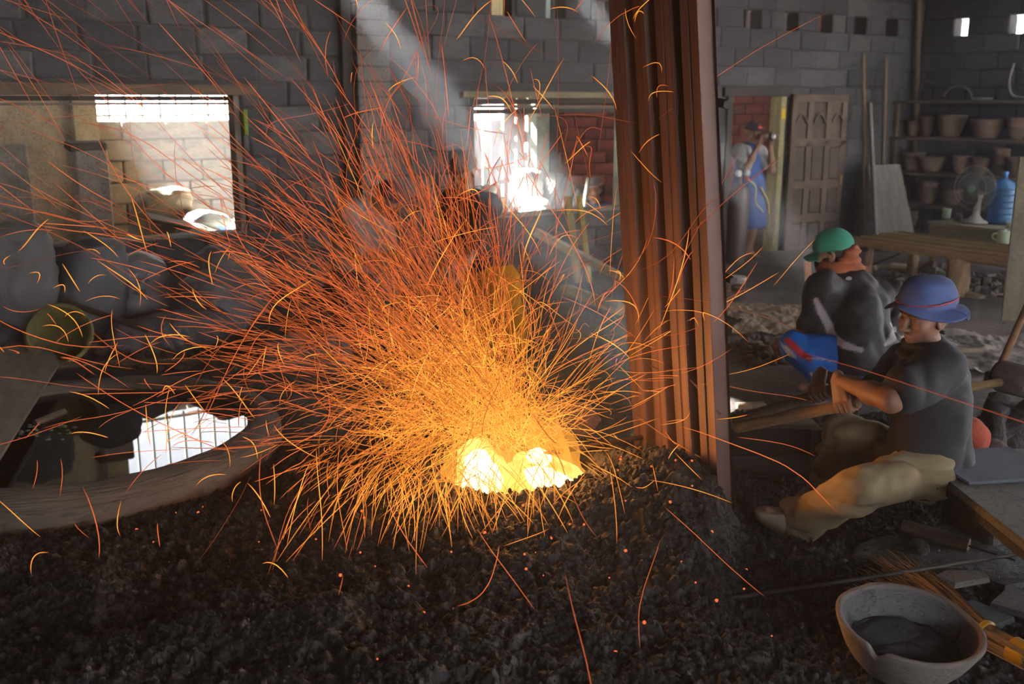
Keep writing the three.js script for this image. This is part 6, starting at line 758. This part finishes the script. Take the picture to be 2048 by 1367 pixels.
{
  const d = 7.1, J = { pelvis: atDepth(985, 552, d), chest: atDepth(940, 440, d + 0.05), shL: atDepth(905, 408, d + 0.15), shR: atDepth(975, 412, d - 0.1), neck: atDepth(928, 378, d), head: atDepth(928, 345, d), hipL: atDepth(965, 570, d + 0.1), hipR: atDepth(1002, 572, d - 0.05), knL: atDepth(955, 655, d + 0.1), knR: atDepth(1022, 655, d - 0.05), anL: atDepth(965, 728, d + 0.1), anR: atDepth(1030, 732, d), elL: atDepth(900, 490, d), elR: atDepth(945, 500, d - 0.25), wrL: atDepth(880, 560, d - 0.25), wrR: atDepth(905, 565, d - 0.35) };
  for (const s of ['L', 'R']) { J['he' + s] = J['an' + s].clone().add(V(0.03, -0.05, 0)); J['to' + s] = J['an' + s].clone().add(V(-0.14, -0.05, 0.05)); } const h = grip(V(-0.5, -0.6, 0.4), V(-0.5, -0.8, 0.1), 1);
  bentWorker({ J, ground: 0.06, face: V(-0.5, -0.35, 0.75), handL: h, handR: { ...h, side: -1 }, handCell: 0.006, headCell: 0.006, cell: 0.014, sleeve: 0.8, legs: 0.45, shirt: 0x211c20, pants: 0xc98a1c, pantsName: 'yellow_trousers', hat: 0x3a2a22, label: 'standing worker in a dark top and yellow trousers leaning over behind the sparks' });
  const d2 = 7.15, K = { pelvis: atDepth(700, 560, d2), chest: atDepth(712, 455, d2), shL: atDepth(700, 425, d2 - 0.18), shR: atDepth(748, 425, d2 + 0.18), neck: atDepth(752, 410, d2), head: atDepth(778, 400, d2 - 0.03), hipL: atDepth(690, 575, d2 - 0.1), hipR: atDepth(712, 572, d2 + 0.1), knL: atDepth(700, 655, d2 - 0.1), knR: atDepth(722, 650, d2 + 0.12), anL: atDepth(675, 728, d2 - 0.08), anR: atDepth(700, 722, d2 + 0.12), elL: atDepth(722, 500, d2 - 0.25), elR: atDepth(775, 500, d2 + 0.1), wrL: atDepth(800, 540, d2 - 0.2), wrR: atDepth(820, 545, d2) };
  for (const s of ['L', 'R']) { K['he' + s] = K['an' + s].clone().add(V(-0.03, -0.05, 0)); K['to' + s] = K['an' + s].clone().add(V(0.14, -0.05, 0.03)); } const h2 = grip(V(0.4, -0.6, 0.4), V(0.7, -0.6, 0.1), 1);
  bentWorker({ J: K, ground: 0.06, face: V(0.75, -0.45, 0.4), handL: h2, handR: { ...h2, side: -1 }, handCell: 0.006, headCell: 0.006, cell: 0.014, sleeve: 0.85, legs: 0.85, shirt: 0xa5a2a6, pants: 0x26242a, pantsName: 'dark_trousers', hat: 0x2a1a2e, label: 'worker in a pale grey shirt bent to the right behind the sparks' });
  single('anvil_block', merge([put(chamfer(0.3, 0.42, 0.3, 0.03), 0, 0.21, 0), put(chamfer(0.36, 0.1, 0.18, 0.02), 0, 0.47, 0)].map((g) => uvBox(g))), mat(0x2c2826, { bump: 'pits' }), 'dark anvil block between the two workers', 'anvil', null, onLevel(855, 715, 0.06).setY(0.05), 0.4);
}
// ------------------------------------------------------------------ the person in the doorway, a camera at the eye
{
  const c = (s, h, t) => W(s - 0.32, h, t), J = { pelvis: c(6.02, 0.92, 0.0), chest: c(5.98, 1.16, 0.0), shL: c(5.83, 1.3, 0.02), shR: c(6.13, 1.28, 0.02), neck: c(5.99, 1.37, 0.02), head: c(6.0, 1.49, 0.04), hipL: c(5.94, 0.88, 0), hipR: c(6.1, 0.88, 0), knL: c(5.95, 0.52, 0.03), knR: c(6.09, 0.52, 0.03), anL: c(5.95, 0.17, 0), anR: c(6.08, 0.17, 0), heL: c(5.95, 0.14, -0.03), heR: c(6.08, 0.14, -0.03), toL: c(5.94, 0.13, 0.14), toR: c(6.09, 0.13, 0.14), elL: c(5.79, 1.14, 0.18), elR: c(6.2, 1.1, 0.16), wrL: c(5.92, 1.4, 0.22), wrR: c(6.09, 1.38, 0.22) };
  const h = grip(WU.clone(), V(0, 1, 0).addScaledVector(WN, 0.4), 1), f = WN.clone().add(V(0, -0.1, 0)); const P = person({ J, ground: 0.11, face: f, handL: h, handR: { ...h, side: -1 }, handCell: 0.006, headCell: 0.006, cell: 0.013, k: 0.9, skin: [0.3, 0.17, 0.11], label: 'person in a white T-shirt and long blue vest photographing from the doorway' }), A = P.A;
  const sl = (s) => { const [a] = P.arm(s); return [a[0], P.mid(a[0], a[1], 0.6), 0.062, 0.06]; }; cloth(P, 'shirt', [[A.shL, A.shR, 0.07], sl('L'), sl('R')], 0.014, { hex: 0xdcdcda, fold: 0.006, cell: 0.013 });
  cloth(P, 'blue_vest', [P.torso[0], P.torso[1], P.torso[4], [A.pelvis, P.mid(A.knL, A.knR, 0.6), 0.15, 0.17]], 0.026, { hex: 0x243a62, fold: 0.012, freq: 8, dir: [1.4, 0.5, 1.4], cell: 0.013, keep: (x, y, z) => -(y - 0.36) });
  cloth(P, 'blue_shorts', [[A.hipL, A.knL, 0.09, 0.085], [A.hipR, A.knR, 0.09, 0.085]], 0.012, { hex: 0x1f6ac0, cell: 0.013, keep: (x, y, z) => -(y - 0.33) });
  headPart(P, 'cap', (x, y, z) => smin(smax(skull(x, y, z, 0.014), -(y - 0.045), 0.01), smax(Math.abs(y - 0.05) - 0.005, Math.hypot(x, z - 0.06) - 0.08, 0.004), 0.01), mat(0x1a1719), 0.007); headPart(P, 'red_cap_patch', (x, y, z) => ell(x, y, z, [0, 0.085, 0.085], [0.035, 0.02, 0.012]), mat(0x9a2d2d), 0.006);
  const cam = thing('photo_camera', 'black camera held up to the eye in the doorway', 'camera', c(6.0, 1.47, 0.24), TH); part(cam, 'camera_body', box(0.13, 0.085, 0.06, 0.012), mat(0x141416, { roughness: 0.4 })); part(cam, 'lens', put(lathe([[0.001, 0], [0.034, 0], [0.036, 0.07], [0.03, 0.075], [0.001, 0.07]], 20), 0, 0, 0.03, Math.PI / 2), mat(0x1c1c20, { roughness: 0.25 }));
  single('shoulder_strap', tube([c(6.0, 0.92, 0.2), c(6.12, 0.75, 0.2), c(6.17, 0.62, 0.18)], 0.012, 6), mat(0xc8a560), 'tan strap hanging in front of the blue vest', 'strap');
}
// ------------------------------------------------------------------ the person seen through the middle window
{
  const c = (s, h, t) => W(s, h, t), s0 = 4.12, t0 = -0.75, J = { pelvis: c(s0 + 0.08, 0.2, t0), chest: c(s0 + 0.04, 0.56, t0), shL: c(s0 + 0.02, 0.68, t0 + 0.18), shR: c(s0 + 0.06, 0.68, t0 - 0.18), neck: c(s0, 0.77, t0), head: c(s0 - 0.02, 0.9, t0), hipL: c(s0 + 0.06, 0.18, t0 + 0.1), hipR: c(s0 + 0.08, 0.18, t0 - 0.1), knL: c(s0 - 0.3, 0.42, t0 + 0.12), knR: c(s0 - 0.3, 0.42, t0 - 0.12), anL: c(s0 - 0.28, 0.1, t0 + 0.12), anR: c(s0 - 0.28, 0.1, t0 - 0.12), heL: c(s0 - 0.25, 0.07, t0 + 0.12), heR: c(s0 - 0.25, 0.07, t0 - 0.12), toL: c(s0 - 0.4, 0.06, t0 + 0.12), toR: c(s0 - 0.4, 0.06, t0 - 0.12), elL: c(s0 - 0.08, 0.46, t0 + 0.22), elR: c(s0 - 0.06, 0.46, t0 - 0.2), wrL: c(s0 - 0.28, 0.5, t0 + 0.1), wrR: c(s0 - 0.28, 0.5, t0 - 0.08) };
  const h = grip(WN.clone(), WU.clone().negate(), 1), P = person({ J, ground: 0.05, face: WU.clone().negate().addScaledVector(WN, 0.25), handL: h, handR: { ...h, side: -1 }, handCell: 0.007, headCell: 0.006, cell: 0.014, k: 0.92, skin: [0.3, 0.16, 0.1], label: 'person with a grey cap and blue shirt sitting behind the middle window' }), A = P.A;
  const sl = (s) => { const [a] = P.arm(s); return [a[0], P.mid(a[0], a[1], 0.9), 0.064, 0.06]; }; cloth(P, 'shirt', [...P.torso, sl('L'), sl('R')], 0.018, { hex: 0x3c5580, fold: 0.009, cell: 0.013 }); const tr = (s) => P.leg(s).map((b) => b); cloth(P, 'trousers', [[A.hipL, A.hipR, 0.13], ...tr('L'), ...tr('R')], 0.02, { hex: 0x2a2c34, cell: 0.015, keep: (x, y, z) => -(y - 0.09) });
  headPart(P, 'hair', (x, y, z) => Math.min(hairSd(x, y, z), ell(x, y, z, [0, -0.01, -0.09], [0.075, 0.08, 0.05])), HAIR, 0.007); headPart(P, 'grey_cap', (x, y, z) => smin(smax(skull(x, y, z, 0.018), -(y - 0.045 + 0.2 * z), 0.01), smax(Math.abs(y - 0.05) - 0.005, Math.hypot(x, z - 0.06) - 0.085, 0.004), 0.01), mat(0x9a9896), 0.007);
  part(P.root, 'dark_apron', put(box(0.03, 0.46, 0.05, 0.006), 0, 0, 0), mat(0x6d7068)).position.copy(c(s0 - 0.22, 0.82, t0 + 0.1).sub(P.base)); P.root.children[P.root.children.length - 1].name = 'held_board'; P.root.children[P.root.children.length - 1].rotation.set(0, TH, -0.18);
}
scene.traverse((o) => { if (o.isMesh) { o.castShadow = true; o.receiveShadow = true; } });
renderer.render(scene, camera);
